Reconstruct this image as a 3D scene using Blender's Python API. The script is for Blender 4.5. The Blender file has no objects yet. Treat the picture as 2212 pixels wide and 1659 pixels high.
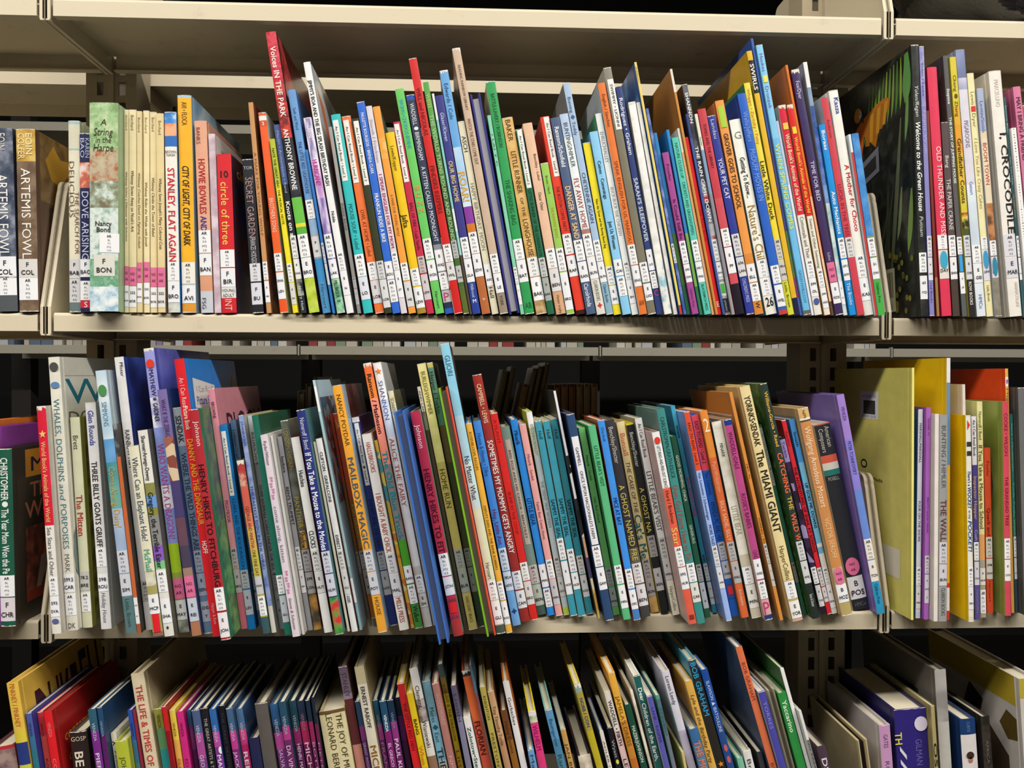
import bpy, math, random
import numpy as np
from mathutils import Vector
random.seed(7)
S = bpy.context.scene
COL = S.collection
ZO = 1.30                       # height of the middle shelf lip above the floor

# ---------------------------------------------------------------- camera
F, CX, CY = 1912.0, 1106.0, 829.5
CAMX, CAMZ, CAMD = -0.00987, -0.04536 + ZO, 0.96459
YAW, PITCH, ROLL = 0.050835, -0.0100136, 0.002928
fw = np.array([math.sin(YAW)*math.cos(PITCH), math.cos(YAW)*math.cos(PITCH), math.sin(PITCH)])
rt0 = np.array([math.cos(YAW), -math.sin(YAW), 0.0])
up0 = np.cross(rt0, fw)
RT = math.cos(ROLL)*rt0 + math.sin(ROLL)*up0
UP = -math.sin(ROLL)*rt0 + math.cos(ROLL)*up0
EYE = np.array([CAMX, -CAMD, CAMZ])
cam_data = bpy.data.cameras.new('camera')
cam = bpy.data.objects.new('camera', cam_data)
COL.objects.link(cam)
from mathutils import Matrix
cam.matrix_world = Matrix(((RT[0], UP[0], -fw[0], EYE[0]), (RT[1], UP[1], -fw[1], EYE[1]),
                           (RT[2], UP[2], -fw[2], EYE[2]), (0, 0, 0, 1)))
cam_data.sensor_fit = 'HORIZONTAL'
cam_data.sensor_width = 36.0
cam_data.lens = 36.0*F/2212.0
cam_data.clip_start = 0.02
S.camera = cam

def ray(u, v):
    d = fw + RT*((u-CX)/F) - UP*((v-CY)/F)
    return d/np.linalg.norm(d)
def on_y(u, v, y):
    d = ray(u, v); return EYE + d*((y-EYE[1])/d[1])
def on_z(u, v, z):
    d = ray(u, v); return EYE + d*((z-EYE[2])/d[2])

# ---------------------------------------------------------------- world, lamps, exposure
wd = bpy.data.worlds.new('world'); S.world = wd; wd.use_nodes = True
wd.node_tree.nodes['Background'].inputs[0].default_value = (0.9, 0.93, 1.0, 1)
wd.node_tree.nodes['Background'].inputs[1].default_value = 0.004
S.view_settings.view_transform = 'Standard'
S.view_settings.look = 'None'
S.view_settings.gamma = 1.0
S.view_settings.use_curve_mapping = False
S.view_settings.exposure = 0.0
S.cycles.diffuse_bounces = 2
def tube_light(name, loc, sx, sy, power, aim, color=(1.0, 0.965, 0.91)):
    l = bpy.data.lights.new(name, 'AREA'); l.shape = 'RECTANGLE'; l.size = sx; l.size_y = sy
    l.energy = power; l.color = color
    o = bpy.data.objects.new(name, l); COL.objects.link(o); o.location = loc
    o.rotation_euler = (Vector(aim)-Vector(loc)).to_track_quat('-Z', 'Y').to_euler()
    return o
AISLE_Y, AISLE_Z = -1.6, 3.15
LAMPX = (-2.4, -0.8, 0.8, 2.4)
for lx in LAMPX: tube_light('aisle_tube_light', (lx, AISLE_Y, AISLE_Z-0.02), 1.45, 0.2, 58, (lx, AISLE_Y, 0))
tube_light('far_aisle_tube_light', (0.2, 1.15, AISLE_Z-0.02), 2.5, 0.22, 5, (0.2, 1.15, 0))

# ---------------------------------------------------------------- materials
def lin(h):
    if len(h) == 3: h = ''.join(c*2 for c in h)
    v = [int(h[i:i+2], 16)/255 for i in (0, 2, 4)]
    return [c/12.92 if c <= 0.04045 else ((c+0.055)/1.055)**2.4 for c in v]
MATS = {}
GAIN = 1.0
def rgba(h, gain=None):
    g = GAIN if gain is None else gain
    c = lin(h)
    m = max(c)*g
    if m > 0.92: g = g*0.92/m if max(c) > 0 else g
    return (c[0]*g, c[1]*g, c[2]*g, 1)
PSCALE = {'a': (70, 3, 0.5), 'f': (95, 6, 0.65), 'c': (22, 2, 0.4), 'p': (60, 2, 0.5), 'v': (90, 0, 0), 'd': (330, 0, 0)}
def base_mat(name, rough=0.4, coat=0.0, spec=0.4):
    m = bpy.data.materials.new(name); m.use_nodes = True
    b = m.node_tree.nodes['Principled BSDF']
    b.inputs['Roughness'].default_value = rough
    b.inputs['Specular IOR Level'].default_value = spec
    b.inputs['Coat Weight'].default_value = coat
    b.inputs['Coat Roughness'].default_value = 0.15
    return m, m.node_tree, b
def cover_mat(spec):
    """spec: 'rrggbb' plain cloth/laminate, or 'x,c1,c2,c3' printed art"""
    key = (spec, round(GAIN, 3))
    if key in MATS: return MATS[key]
    if ',' not in spec:
        m, nt, b = base_mat('cover_'+spec, 0.42, 0.12)
        n = nt.nodes.new('ShaderNodeTexNoise'); n.inputs['Scale'].default_value = 55; n.inputs['Detail'].default_value = 4
        tc = nt.nodes.new('ShaderNodeTexCoord'); nt.links.new(tc.outputs['Object'], n.inputs['Vector'])
        r = nt.nodes.new('ShaderNodeValToRGB')
        c = rgba(spec)
        r.color_ramp.elements[0].position = 0.3; r.color_ramp.elements[1].position = 0.75
        r.color_ramp.elements[0].color = (c[0]*0.9, c[1]*0.9, c[2]*0.9, 1)
        r.color_ramp.elements[1].color = (min(1, c[0]*1.04), min(1, c[1]*1.04), min(1, c[2]*1.04), 1)
        nt.links.new(n.outputs['Fac'], r.inputs['Fac']); nt.links.new(r.outputs['Color'], b.inputs['Base Color'])
    else:
        k, *cs = spec.split(',')
        m, nt, b = base_mat('printed_'+k+'_'+cs[0], 0.36, 0.2)
        sc, det, rg = PSCALE[k]
        tc = nt.nodes.new('ShaderNodeTexCoord')
        mp = nt.nodes.new('ShaderNodeMapping'); nt.links.new(tc.outputs['Object'], mp.inputs['Vector'])
        rr = random.Random(spec)
        mp.inputs['Location'].default_value = (rr.random()*5, rr.random()*5, rr.random()*5)
        if k == 'p':
            mp.inputs['Rotation'].default_value = (0, 0.5, 0); mp.inputs['Scale'].default_value = (4, 1, 0.7)
        r = nt.nodes.new('ShaderNodeValToRGB')
        e = r.color_ramp.elements
        if k in 'vd':
            t = nt.nodes.new('ShaderNodeTexVoronoi'); t.inputs['Scale'].default_value = sc
            nt.links.new(mp.outputs[0], t.inputs['Vector'])
            if k == 'v':
                sp = nt.nodes.new('ShaderNodeSeparateColor'); nt.links.new(t.outputs['Color'], sp.inputs[0])
                nt.links.new(sp.outputs[0], r.inputs['Fac']); ps = (0.0, 0.36, 0.68)
            else:
                t.inputs['Randomness'].default_value = 0.1
                nt.links.new(t.outputs['Distance'], r.inputs['Fac']); ps = (0.5, 0.0, 0.46)
            r.color_ramp.interpolation = 'CONSTANT'
            if k == 'd': cs = [cs[1], cs[0]]; ps = (0.0, 0.36)
        else:
            t = nt.nodes.new('ShaderNodeTexNoise'); t.inputs['Scale'].default_value = sc
            t.inputs['Detail'].default_value = det; t.inputs['Roughness'].default_value = rg
            nt.links.new(mp.outputs[0], t.inputs['Vector']); nt.links.new(t.outputs['Fac'], r.inputs['Fac'])
            ps = (0.5, 0.38, 0.64)
        pairs = sorted(zip(ps, cs))
        while len(e) < len(pairs): e.new(0.5)
        for el, (p, h) in zip(e, pairs): el.position = p; el.color = rgba(h)
        nt.links.new(r.outputs['Color'], b.inputs['Base Color'])
    MATS[key] = m
    return m
def ink(h, rough=0.5):
    key = ('ink', h, round(GAIN, 3))
    if key not in MATS:
        m, nt, b = base_mat('ink_'+h, rough, 0.0, 0.3)
        b.inputs['Base Color'].default_value = rgba(h)
        MATS[key] = m
    return MATS[key]
def label_mat(h):
    key = ('label', h, round(GAIN, 3))
    if key not in MATS:
        m, nt, b = base_mat('label_paper_'+h, 0.5, 0.05)
        n = nt.nodes.new('ShaderNodeTexNoise'); n.inputs['Scale'].default_value = 120
        r = nt.nodes.new('ShaderNodeValToRGB'); c = rgba(h)
        r.color_ramp.elements[0].color = tuple(x*0.93 for x in c[:3])+(1,); r.color_ramp.elements[1].color = c
        tc = nt.nodes.new('ShaderNodeTexCoord'); nt.links.new(tc.outputs['Object'], n.inputs['Vector'])
        nt.links.new(n.outputs['Fac'], r.inputs['Fac']); nt.links.new(r.outputs['Color'], b.inputs['Base Color'])
        MATS[key] = m
    return MATS[key]
def page_mat(h):
    key = ('pages', h, round(GAIN, 3))
    if key not in MATS:
        m, nt, b = base_mat('page_edges_'+h, 0.8, 0.0, 0.2)
        w = nt.nodes.new('ShaderNodeTexWave'); w.bands_direction = 'X'; w.inputs['Scale'].default_value = 900
        w.inputs['Distortion'].default_value = 2.5; w.inputs['Detail'].default_value = 2
        r = nt.nodes.new('ShaderNodeValToRGB'); c = rgba(h)
        r.color_ramp.elements[0].color = tuple(x*0.72 for x in c[:3])+(1,); r.color_ramp.elements[1].color = c
        tc = nt.nodes.new('ShaderNodeTexCoord'); nt.links.new(tc.outputs['Object'], w.inputs['Vector'])
        nt.links.new(w.outputs['Fac'], r.inputs['Fac']); nt.links.new(r.outputs['Color'], b.inputs['Base Color'])
        MATS[key] = m
    return MATS[key]
def enamel(name, h, rough=0.45):
    m, nt, b = base_mat(name, rough, 0.0, 0.4)
    n = nt.nodes.new('ShaderNodeTexNoise'); n.inputs['Scale'].default_value = 18; n.inputs['Detail'].default_value = 8
    n.inputs['Roughness'].default_value = 0.7
    tc = nt.nodes.new('ShaderNodeTexCoord'); nt.links.new(tc.outputs['Object'], n.inputs['Vector'])
    r = nt.nodes.new('ShaderNodeValToRGB'); c = rgba(h, 1.0)
    e = r.color_ramp.elements
    e[0].position = 0.24; e[0].color = tuple(x*0.72 for x in c[:3])+(1,)
    e[1].position = 0.42; e[1].color = c
    nt.links.new(n.outputs['Fac'], r.inputs['Fac']); nt.links.new(r.outputs['Color'], b.inputs['Base Color'])
    n2 = nt.nodes.new('ShaderNodeTexNoise'); n2.inputs['Scale'].default_value = 700
    nt.links.new(tc.outputs['Object'], n2.inputs['Vector'])
    bp = nt.nodes.new('ShaderNodeBump'); bp.inputs['Strength'].default_value = 0.06; bp.inputs['Distance'].default_value = 0.001
    nt.links.new(n2.outputs['Fac'], bp.inputs['Height']); nt.links.new(bp.outputs['Normal'], b.inputs['Normal'])
    return m

# ---------------------------------------------------------------- mesh helpers
class MB:
    def __init__(s): s.v = []; s.f = []; s.m = []; s.mats = []
    def mat(s, m):
        if m not in s.mats: s.mats.append(m)
        return s.mats.index(m)
    def add(s, vs, fs, m):
        o = len(s.v); i = s.mat(m)
        s.v += [tuple(v) for v in vs]; s.f += [tuple(o+k for k in f) for f in fs]; s.m += [i]*len(fs)
    def box(s, x0, x1, y0, y1, z0, z1, m):
        s.add([(x0,y0,z0),(x1,y0,z0),(x1,y1,z0),(x0,y1,z0),(x0,y0,z1),(x1,y0,z1),(x1,y1,z1),(x0,y1,z1)],
              [(0,3,2,1),(4,5,6,7),(0,1,5,4),(1,2,6,5),(2,3,7,6),(3,0,4,7)], m)
    def prism(s, pts, z0, z1, m, axis='z'):
        """extrude a 2D outline; axis z: pts=(x,y); axis x: pts=(y,z), z0..z1 = x range"""
        n = len(pts)
        if axis == 'z': a = [(p[0], p[1], z0) for p in pts]; b = [(p[0], p[1], z1) for p in pts]
        elif axis == 'x': a = [(z0, p[0], p[1]) for p in pts]; b = [(z1, p[0], p[1]) for p in pts]
        else: a = [(p[0], z0, p[1]) for p in pts]; b = [(p[0], z1, p[1]) for p in pts]
        s.add(a+b, [tuple(range(n))[::-1], tuple(range(n, 2*n))] + [(i, (i+1) % n, n+(i+1) % n, n+i) for i in range(n)], m)
    def build(s, name, parent=None, smooth=False):
        me = bpy.data.meshes.new(name)
        me.from_pydata(s.v, [], s.f)
        for m in s.mats: me.materials.append(m)
        me.polygons.foreach_set('material_index', s.m)
        if smooth: me.polygons.foreach_set('use_smooth', [True]*len(s.f))
        me.update()
        o = bpy.data.objects.new(name, me); COL.objects.link(o)
        if parent is not None: o.parent = parent
        return o
def thing(name, label, cat, loc=(0, 0, 0), group=None, ry=0.0):
    o = bpy.data.objects.new(name, None); COL.objects.link(o)
    o.empty_display_size = 0.02
    o.location = loc; o.rotation_euler = (0, ry, 0)
    o['label'] = label; o['category'] = cat
    if group: o['group'] = group
    return o
def structure(o):
    o['kind'] = 'structure'; return o

# ---------------------------------------------------------------- lettering: each glyph of the built-in font is tessellated once
GLY = {}
def glyph(ch, bold):
    k = (ch, bold)
    if k not in GLY:
        cu = bpy.data.curves.new('g', 'FONT'); cu.body = ch; cu.resolution_u = 2
        cu.offset = 0.014 if bold and ch not in 'Mm' else 0.0
        ob = bpy.data.objects.new('g', cu); COL.objects.link(ob)
        me = ob.to_mesh()
        v = np.array([(p.co[0], p.co[1], 0.0) for p in me.vertices]) if len(me.vertices) else np.zeros((0, 3))
        f = [tuple(p.vertices) for p in me.polygons]
        ob.to_mesh_clear()
        if bold and ch in 'Mm':      # thickened by two shifted copies
            n0 = len(v); v = np.concatenate([v-[0.014, 0, 0], v+[0.014, 0, 1]]); f = f+[tuple(i+n0 for i in q) for q in f]
        cu.body = ch+'H'; me = ob.to_mesh()
        bx = max((p.co[0] for p in me.vertices), default=0.6)
        ob.to_mesh_clear()
        cu.body = 'H'; me = ob.to_mesh(); hx = max(p.co[0] for p in me.vertices); ob.to_mesh_clear()
        bpy.data.objects.remove(ob); bpy.data.curves.remove(cu)
        GLY[k] = (v, f, max(bx-hx, 0.15))
    return GLY[k]
CAP = 0.729
def text_geo(txt, bold=False, italic=False):
    V = []; Fc = []; x = 0.0; n = 0
    for ch in txt:
        if ch == ' ': x += 0.30; continue
        v, f, a = glyph(ch, bold)
        if len(v):
            p = v.copy(); p[:, 0] += x
            if italic: p[:, 0] += p[:, 1]*0.2
            V.append(p); Fc += [tuple(i+n for i in q) for q in f]; n += len(v)
        x += a
    if not V: return None
    V = np.concatenate(V); V[:, 0] -= V[:, 0].min()
    return V, Fc

# ---------------------------------------------------------------- room shell
BEIGE = enamel('beige_shelf_enamel', 'd6c9ad', 0.42)
DARKB = enamel('brown_grey_upright_enamel', 'b0a388', 0.5)
def room():
    m = enamel('vinyl_floor', '1f1c18', 0.4); b = MB(); b.box(-4, 4, -4.2, 3.2, -0.05, 0, m); structure(b.build('floor'))
    m = enamel('ceiling_tile', '55534e', 0.9); b = MB(); b.box(-4, 4, -4.2, 3.2, 3.25, 3.3, m); structure(b.build('ceiling'))
    wm = {'wall_front': enamel('front_wall_paint', '6f695f', 0.8)}
    m = enamel('wall_paint', '161616', 0.8)
    for n, (x0, x1, y0, y1) in {'wall_front': (-4, 4, -4.25, -4.2), 'wall_back': (-4, 4, 3.2, 3.25), 'wall_left': (-4.05, -4, -4.2, 3.2), 'wall_right': (4, 4.05, -4.2, 3.2)}.items():
        b = MB(); b.box(x0, x1, y0, y1, 0, 3.25, wm.get(n, m)); structure(b.build(n))
    lm = bpy.data.materials.new('lamp_housing'); lm.use_nodes = True
    lm.node_tree.nodes['Principled BSDF'].inputs['Base Color'].default_value = (0.85, 0.85, 0.82, 1)
    for lx, nm in zip(LAMPX, ('at the far left', 'left of the middle', 'right of the middle', 'at the far right')):
        t = thing('ceiling_lamp', 'long white fluorescent ceiling lamp over the front aisle, ' + nm, 'ceiling lamp', (lx, AISLE_Y, AISLE_Z), 'ceiling lamps over the front aisle')
        b = MB(); b.box(-0.74, 0.74, -0.12, 0.12, 0.012, 0.08, lm); b.build('lamp_housing', t)
    t = thing('ceiling_lamp', 'long white fluorescent ceiling lamp over the aisle behind the shelves', 'ceiling lamp', (0.2, 1.15, AISLE_Z))
    b = MB(); b.box(-1.25, 1.25, -0.12, 0.12, 0.012, 0.08, lm); b.build('lamp_housing', t)
room()

# ---------------------------------------------------------------- steel shelving
W = 0.914
ZL = {0: ZO+0.3337, 1: ZO, 2: ZO-0.3280, 3: ZO-0.6580}      # lip undersides
LIPH = 0.0198
DEP = 0.171
BACKY, BACKD = 0.226, 0.17                                   # the other face of the same double-sided unit
BAYS = {-1: 'left', 0: 'middle', 1: 'right'}
LEVN = {0: 'top', 1: 'upper', 2: 'middle', 3: 'lower'}
SB = {}
def lip_outline():
    r = 0.0035; p = []
    for i in range(5):
        a = math.pi/2*i/4; p.append((r-r*math.cos(a), LIPH-r+r*math.sin(a)))
    p.append((0.014, LIPH)); p.append((0.014, LIPH-0.0016)); p.append((0.0016, LIPH-0.0016)); p.append((0.0016, 0.0016)); p.append((0.011, 0.0016)); p.append((0.011, 0.0)); p.append((0.0, 0.0))
    return p
for k in ZL:
    for bay in BAYS:
        x0, x1 = bay*W-W/2+0.0085, bay*W+W/2-0.0085
        nm = f'{BAYS[bay]} bay, {LEVN[k]} level'
        if ('s',) not in SB:
            t = thing('steel_shelf', '', 'shelf', ((x0+x1)/2, 0, ZL[k]), 'beige steel shelves facing the viewer')
            h = (x1-x0)/2
            b = MB(); b.prism(lip_outline(), -h, h, BEIGE, 'x'); b.build('front_lip', t)
            b = MB(); b.box(-h-0.0058, h+0.0058, 0.016, DEP, LIPH-0.0018, LIPH-0.0003, BEIGE); b.build('deck', t)
            b = MB(); b.prism([(DEP-0.002, LIPH), (DEP, LIPH), (DEP, -0.003), (DEP-0.010, -0.003), (DEP-0.010, -0.0015), (DEP-0.002, -0.0015)], -h, h, BEIGE, 'x'); b.build('rear_flange', t)
            SB[('s',)] = t
        else:
            src = SB[('s',)]; t = src.copy(); COL.objects.link(t); t.location = ((x0+x1)/2, 0, ZL[k])
            for ch in list(src.children): c = ch.copy(); COL.objects.link(c); c.parent = t
        t['label'] = f'beige steel shelf with rolled front lip, {nm}'
        # opposite-face shelf
        if ('o',) not in SB:
            t = thing('steel_shelf', '', 'shelf', ((x0+x1)/2, BACKY, ZL[k]+0.0058), 'beige steel shelves on the far face')
            b = MB(); b.box(-h, h, 0.0, 0.0016, -0.006, LIPH, BEIGE); b.build('rear_flange', t)
            b = MB(); b.box(-h-0.0058, h+0.0058, 0.0016, BACKD, LIPH-0.0018, LIPH-0.0003, BEIGE); b.build('deck', t)
            b = MB(); b.box(-h, h, BACKD, BACKD+0.0016, 0, LIPH, BEIGE); b.build('front_lip', t)
            SB[('o',)] = t
        else:
            src = SB[('o',)]; t = src.copy(); COL.objects.link(t); t.location = ((x0+x1)/2, BACKY, ZL[k]+0.0058)
            for ch in list(src.children): c = ch.copy(); COL.objects.link(c); c.parent = t
        t['label'] = f'beige shelf on the far face behind the {nm} shelf'
def bracket_outline(d=DEP, top=0.172):
    p = [(0.0, -0.003), (0.0, 0.026)]
    y, z = 0.040, top-0.003; r = 0.012
    p.append((y-0.002, z-0.016))
    for i in range(5):
        a = math.pi - math.pi/2*i/4
        p.append((y+r+r*math.cos(a), z-r+r*math.sin(a)))
    p += [(d, z), (d, -0.003)]
    return p
def flange_strip(x0, x1, path, th, m, b):
    """folded front edge: a strip that follows the outline's front"""
    n = len(path); vs = []
    for y, z in path: vs += [(x0, y, z), (x1, y, z)]
    for y, z in path: vs += [(x0, y+th, z), (x1, y+th, z)]
    fs = []
    for i in range(n-1):
        a = 2*i; fs.append((a, a+1, a+3, a+2)); o = 2*n; fs.append((o+a, o+a+2, o+a+3, o+a+1))
        fs.append((a, a+2, o+a+2, o+a)); fs.append((a+1, o+a+1, o+a+3, a+3))
    fs += [(0, 2*n, 2*n+1, 1), (2*n-2, 2*n-1, 4*n-1, 4*n-2)]
    b.add(vs, fs, m)
def bracket(side, loc, label, group, mirror_y=False, d=DEP):
    key = ('b', side, mirror_y)
    if key in SB:
        src = SB[key]; t = src.copy(); COL.objects.link(t); t.location = loc
        for ch in list(src.children): c = ch.copy(); COL.objects.link(c); c.parent = t
    else:
        t = thing('shelf_bracket', '', 'shelf bracket', loc, group)
        s = side; ol = bracket_outline()
        my = (lambda y: (BACKD+0.002-y)) if mirror_y else (lambda y: y)
        b = MB(); xs = sorted((0.0010*s, 0.0024*s)); b.prism([(my(y), z) for y, z in ol], xs[0], xs[1], BEIGE, 'x'); b.build('bracket_plate', t)
        if not mirror_y:
            b = MB(); xs = sorted((0.0010*s, 0.0056*s)); flange_strip(xs[0], xs[1], ol[:8], 0.0016, BEIGE, b); b.build('bracket_flange', t)
            b = MB(); xs = sorted((0.0010*s, 0.0050*s)); b.box(xs[0], xs[1], 0.0, DEP, -0.0045, -0.003, BEIGE); b.build('bracket_foot', t)
        SB[key] = t
    t['label'] = label
for k in (0, 1, 2):
    for xb, sd in ((-1.5, 1), (-0.5, -1), (-0.5, 1), (0.5, -1), (0.5, 1), (1.5, -1)):
        bay = int(round(xb + 0.5*sd))
        e = 'left' if sd > 0 else 'right'
        bracket(sd, (xb*W, 0, ZL[k]), f'beige sheet steel bracket at the {e} end of the {LEVN[k]} shelf, {BAYS[bay]} bay', 'shelf end brackets facing the viewer')
        bracket(sd, (xb*W, BACKY, ZL[k]+0.0058), f'beige bracket on the far face, {e} end of the {LEVN[k]} shelf, {BAYS[bay]} bay', 'shelf end brackets on the far face', True)
def upright(x, y0, y1, hw, z1, label, group):
    key = ('u', y0)
    if key in SB:
        src = SB[key]; t = src.copy(); COL.objects.link(t); t.location = (x, 0, 0)
        for ch in list(src.children): c = ch.copy(); COL.objects.link(c); c.parent = t
        t['label'] = label; return
    t = thing('shelf_upright', label, 'shelf upright', (x, 0, 0), group)
    for fy, nm in ((y0, 'slotted_face'), (y1-0.002, 'slotted_face')):
        b = MB(); sl = 0.0042
        cols = [-hw, -0.0135-sl, -0.0135+sl, 0.0135-sl, 0.0135+sl, hw]
        b.box(cols[0], cols[1], fy, fy+0.002, 0, z1, DARKB); b.box(cols[2], cols[3], fy, fy+0.002, 0, z1, DARKB); b.box(cols[4], cols[5], fy, fy+0.002, 0, z1, DARKB)
        z = 0.0
        n = int(z1/0.0254)
        for i in range(n+1):
            a, c = i*0.0254-0.0042, i*0.0254+0.0042
            for q in (1, 3): b.box(cols[q], cols[q+1], fy, fy+0.002, max(a, 0), min(c, z1), DARKB)
        b.build(nm, t)
    for s in (-1, 1):
        b = MB(); xs = sorted((s*hw, s*(hw-0.002))); b.box(xs[0], xs[1], y0+0.002, y1-0.002, 0, z1, DARKB); b.build('side_wall', t)
    b = MB(); b.box(-0.004, 0.004, y0-0.003, y0, 0, z1, DARKB); b.build('centre_rib', t)
    SB[key] = t
for i in (-1.5, -0.5, 0.5, 1.5):
    nm = {-1.5: 'far left, outside the frame', -0.5: 'between the left and middle bays', 0.5: 'between the middle and right bays', 1.5: 'far right, outside the frame'}[i]
    upright(i*W, DEP+0.004, BACKY-0.002, 0.031, ZO+0.62, f'slotted brown-grey steel upright {nm}', 'slotted shelving uprights')

# far stack across the next aisle
FY = 1.73
FX0 = on_y(645, 757, FY)[0]
zf0 = on_y(970, 767, FY)[2]
FARM = enamel('grey_far_shelf_enamel', 'b8b2a0', 0.5)
FARD = enamel('dark_far_board', '2a2622', 0.8)
for k in range(-1, 3):
    z = zf0 + 0.3302*k
    for j in range(-1, 3):
        xx = FX0 + W*(j+0.5)
        if 'far' not in SB:
            t = thing('far_shelf', '', 'shelf', (xx, FY, z), 'grey shelves of the next stack')
            hx = W/2-0.006
            b = MB(); b.box(-hx, hx, 0, 0.012, 0, 0.0255, FARM); b.build('front_lip', t)
            b = MB(); b.box(-hx, hx, 0.012, 0.2, 0.0235, 0.0255, FARM); b.build('deck', t)
            b = MB(); b.box(-hx, hx, 0.2, 0.203, -0.012, 0.0255, FARM); b.build('rear_flange', t)
            SB['far'] = t
        else:
            src = SB['far']; t = src.copy(); COL.objects.link(t); t.location = (xx, FY, z)
            for ch in list(src.children): c = ch.copy(); COL.objects.link(c); c.parent = t
        t['label'] = 'grey far shelf across the next aisle, '+('lowest', 'second lowest', 'second highest', 'highest')[k+1]+' level, '+('leftmost', 'second from left', 'third from left', 'rightmost')[j+1]+' bay'
for j in range(-1, 4):
    t = thing('far_upright', 'dark upright of the stack across the next aisle, '+('leftmost', 'second from left', 'middle one', 'second from right', 'rightmost')[j+1], 'shelf upright', (FX0+W*j, FY+0.205, 0), 'uprights of the next stack')
    b = MB(); b.box(-0.03, 0.03, 0, 0.05, 0, 2.3, FARD); b.build('post', t)
    b = MB(); 
    for k in range(-1, 3): b.box(-0.002, 0.002, -0.207, -0.19, zf0+0.3302*k-0.002, zf0+0.3302*k+0.03, FARM)
    b.build('shelf_clips', t)

# ---------------------------------------------------------------- books
def pal(h):
    r, g, b = [int(h[i:i+2], 16) for i in (0, 2, 4)]
    import colorsys
    hh, l, s = colorsys.rgb_to_hls(r/255, g/255, b/255); hh *= 360
    if l < 0.2: return 'black' if s < 0.35 else ('navy' if 190 < hh < 290 else 'dark brown' if hh < 60 else 'dark green')
    if s < 0.16: return 'white' if l > 0.82 else 'pale grey' if l > 0.66 else 'grey' if l > 0.36 else 'dark grey'
    if hh < 14 or hh >= 345: return 'pink' if l > 0.62 else 'red' if l > 0.3 else 'maroon'
    if hh < 38: return ('tan' if s < 0.5 else 'peach') if l > 0.64 else ('brown' if s < 0.42 or l < 0.38 else 'orange')
    if hh < 66: return 'cream' if l > 0.74 or s < 0.4 else 'yellow' if l > 0.4 else 'olive'
    if hh < 90: return 'lime green' if s > 0.35 and l > 0.4 else 'olive'
    if hh < 160: return 'pale green' if l > 0.62 else 'green' if l > 0.28 else 'dark green'
    if hh < 200: return 'pale blue' if l > 0.68 else 'teal'
    if hh < 252: return 'pale blue' if l > 0.68 else 'blue' if l > 0.36 else 'navy'
    if hh < 300: return 'lilac' if l > 0.6 else 'purple'
    return 'pink' if l > 0.6 else 'magenta'
def bandcol(spec):
    return spec.split(',')[1] if ',' in spec else spec
def parse(line, row):
    fl = [p.strip() for p in line.rstrip().split('|')]
    a = fl[0].split()
    bk = dict(row=row, xt=float(a[0]), yt=float(a[1]), xb=float(a[2]), yb=float(a[3]), w=float(a[4]), bands=[], txt=[], stk=[], opt={})
    for i, t in enumerate(fl[1].split()):
        if ':' in t: y, c = t.split(':', 1); bk['bands'].append((float(y), c))
        else: bk['bands'].append((bk['yt'], t))
    for t in fl[2].split(';'):
        if not t.strip(): continue
        p = t.strip().split(' ', 3)
        y0, y1 = p[0].split('-'); st = p[2]; off = 0.0
        if '@' in st: st, o = st.split('@'); 
        else: o = '0'
        fl_o = ''.join(c for c in o if c.isalpha()); off = float(''.join(c for c in o if not c.isalpha()))
        num = ''.join(c for c in st if c in '.0123456789'); flg = ''.join(c for c in st if c.isalpha()) + fl_o
        bk['txt'].append((float(y0), float(y1), p[1], float(num), flg, off, p[3]))
    for t in fl[3].split(';'):
        if t.strip(): bk['stk'].append(t.strip())
    for t in (fl[4] if len(fl) > 4 else '').split(';'):
        t = t.strip()
        if not t: continue
        if '=' in t[:4]: k, v = t.split('=', 1); bk['opt'][k] = v
        else: bk['stk'].append(t)
    return bk
SHELFZ = {1: ZL[1]+LIPH, 2: ZL[2]+LIPH, 3: ZL[3]+LIPH, 'o': ZL[2]+LIPH+0.0058}
def front_y(bk):
    r = bk['row']; x = bk['xb']
    if 'd' in bk['opt']: return -float(bk['opt']['d'])
    if r == 1:
        return -float(np.interp(x, [0, 540, 600, 1000, 1350, 1450, 1900, 2212], [0.002, 0.002, 0.006, 0.007, 0.010, 0.024, 0.026, 0.022])) - 0.002*math.sin(x*1.7)
    if r == 2:
        y = on_z(bk['xb'], bk['yb'], SHELFZ[2])[1]
        return min(max(y, -0.115), 0.03)
    if r == 'o': return 0.262
    return (0.012 if x > 1840 else -0.03) - 0.006*math.sin(x*2.1)
def solve(bk):
    y = front_y(bk); z0 = SHELFZ[bk['row']]
    T = on_y(bk['xt']+bk['w']/2, bk['yt'], y); B = on_y(bk['xb']+bk['w']/2, bk['yb'], y)
    dx = (T[0]-B[0])/(T[2]-B[2])
    scale = F/((np.array([T[0], y, T[2]])-EYE) @ fw)
    th = math.atan(dx)
    bk.update(y=y, bx=B[0]+(z0-B[2])*dx, tx=T[0], h0=T[2]-z0, w0=bk['w']/scale, z0=z0, zT=T[2], zB=B[2])
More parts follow.
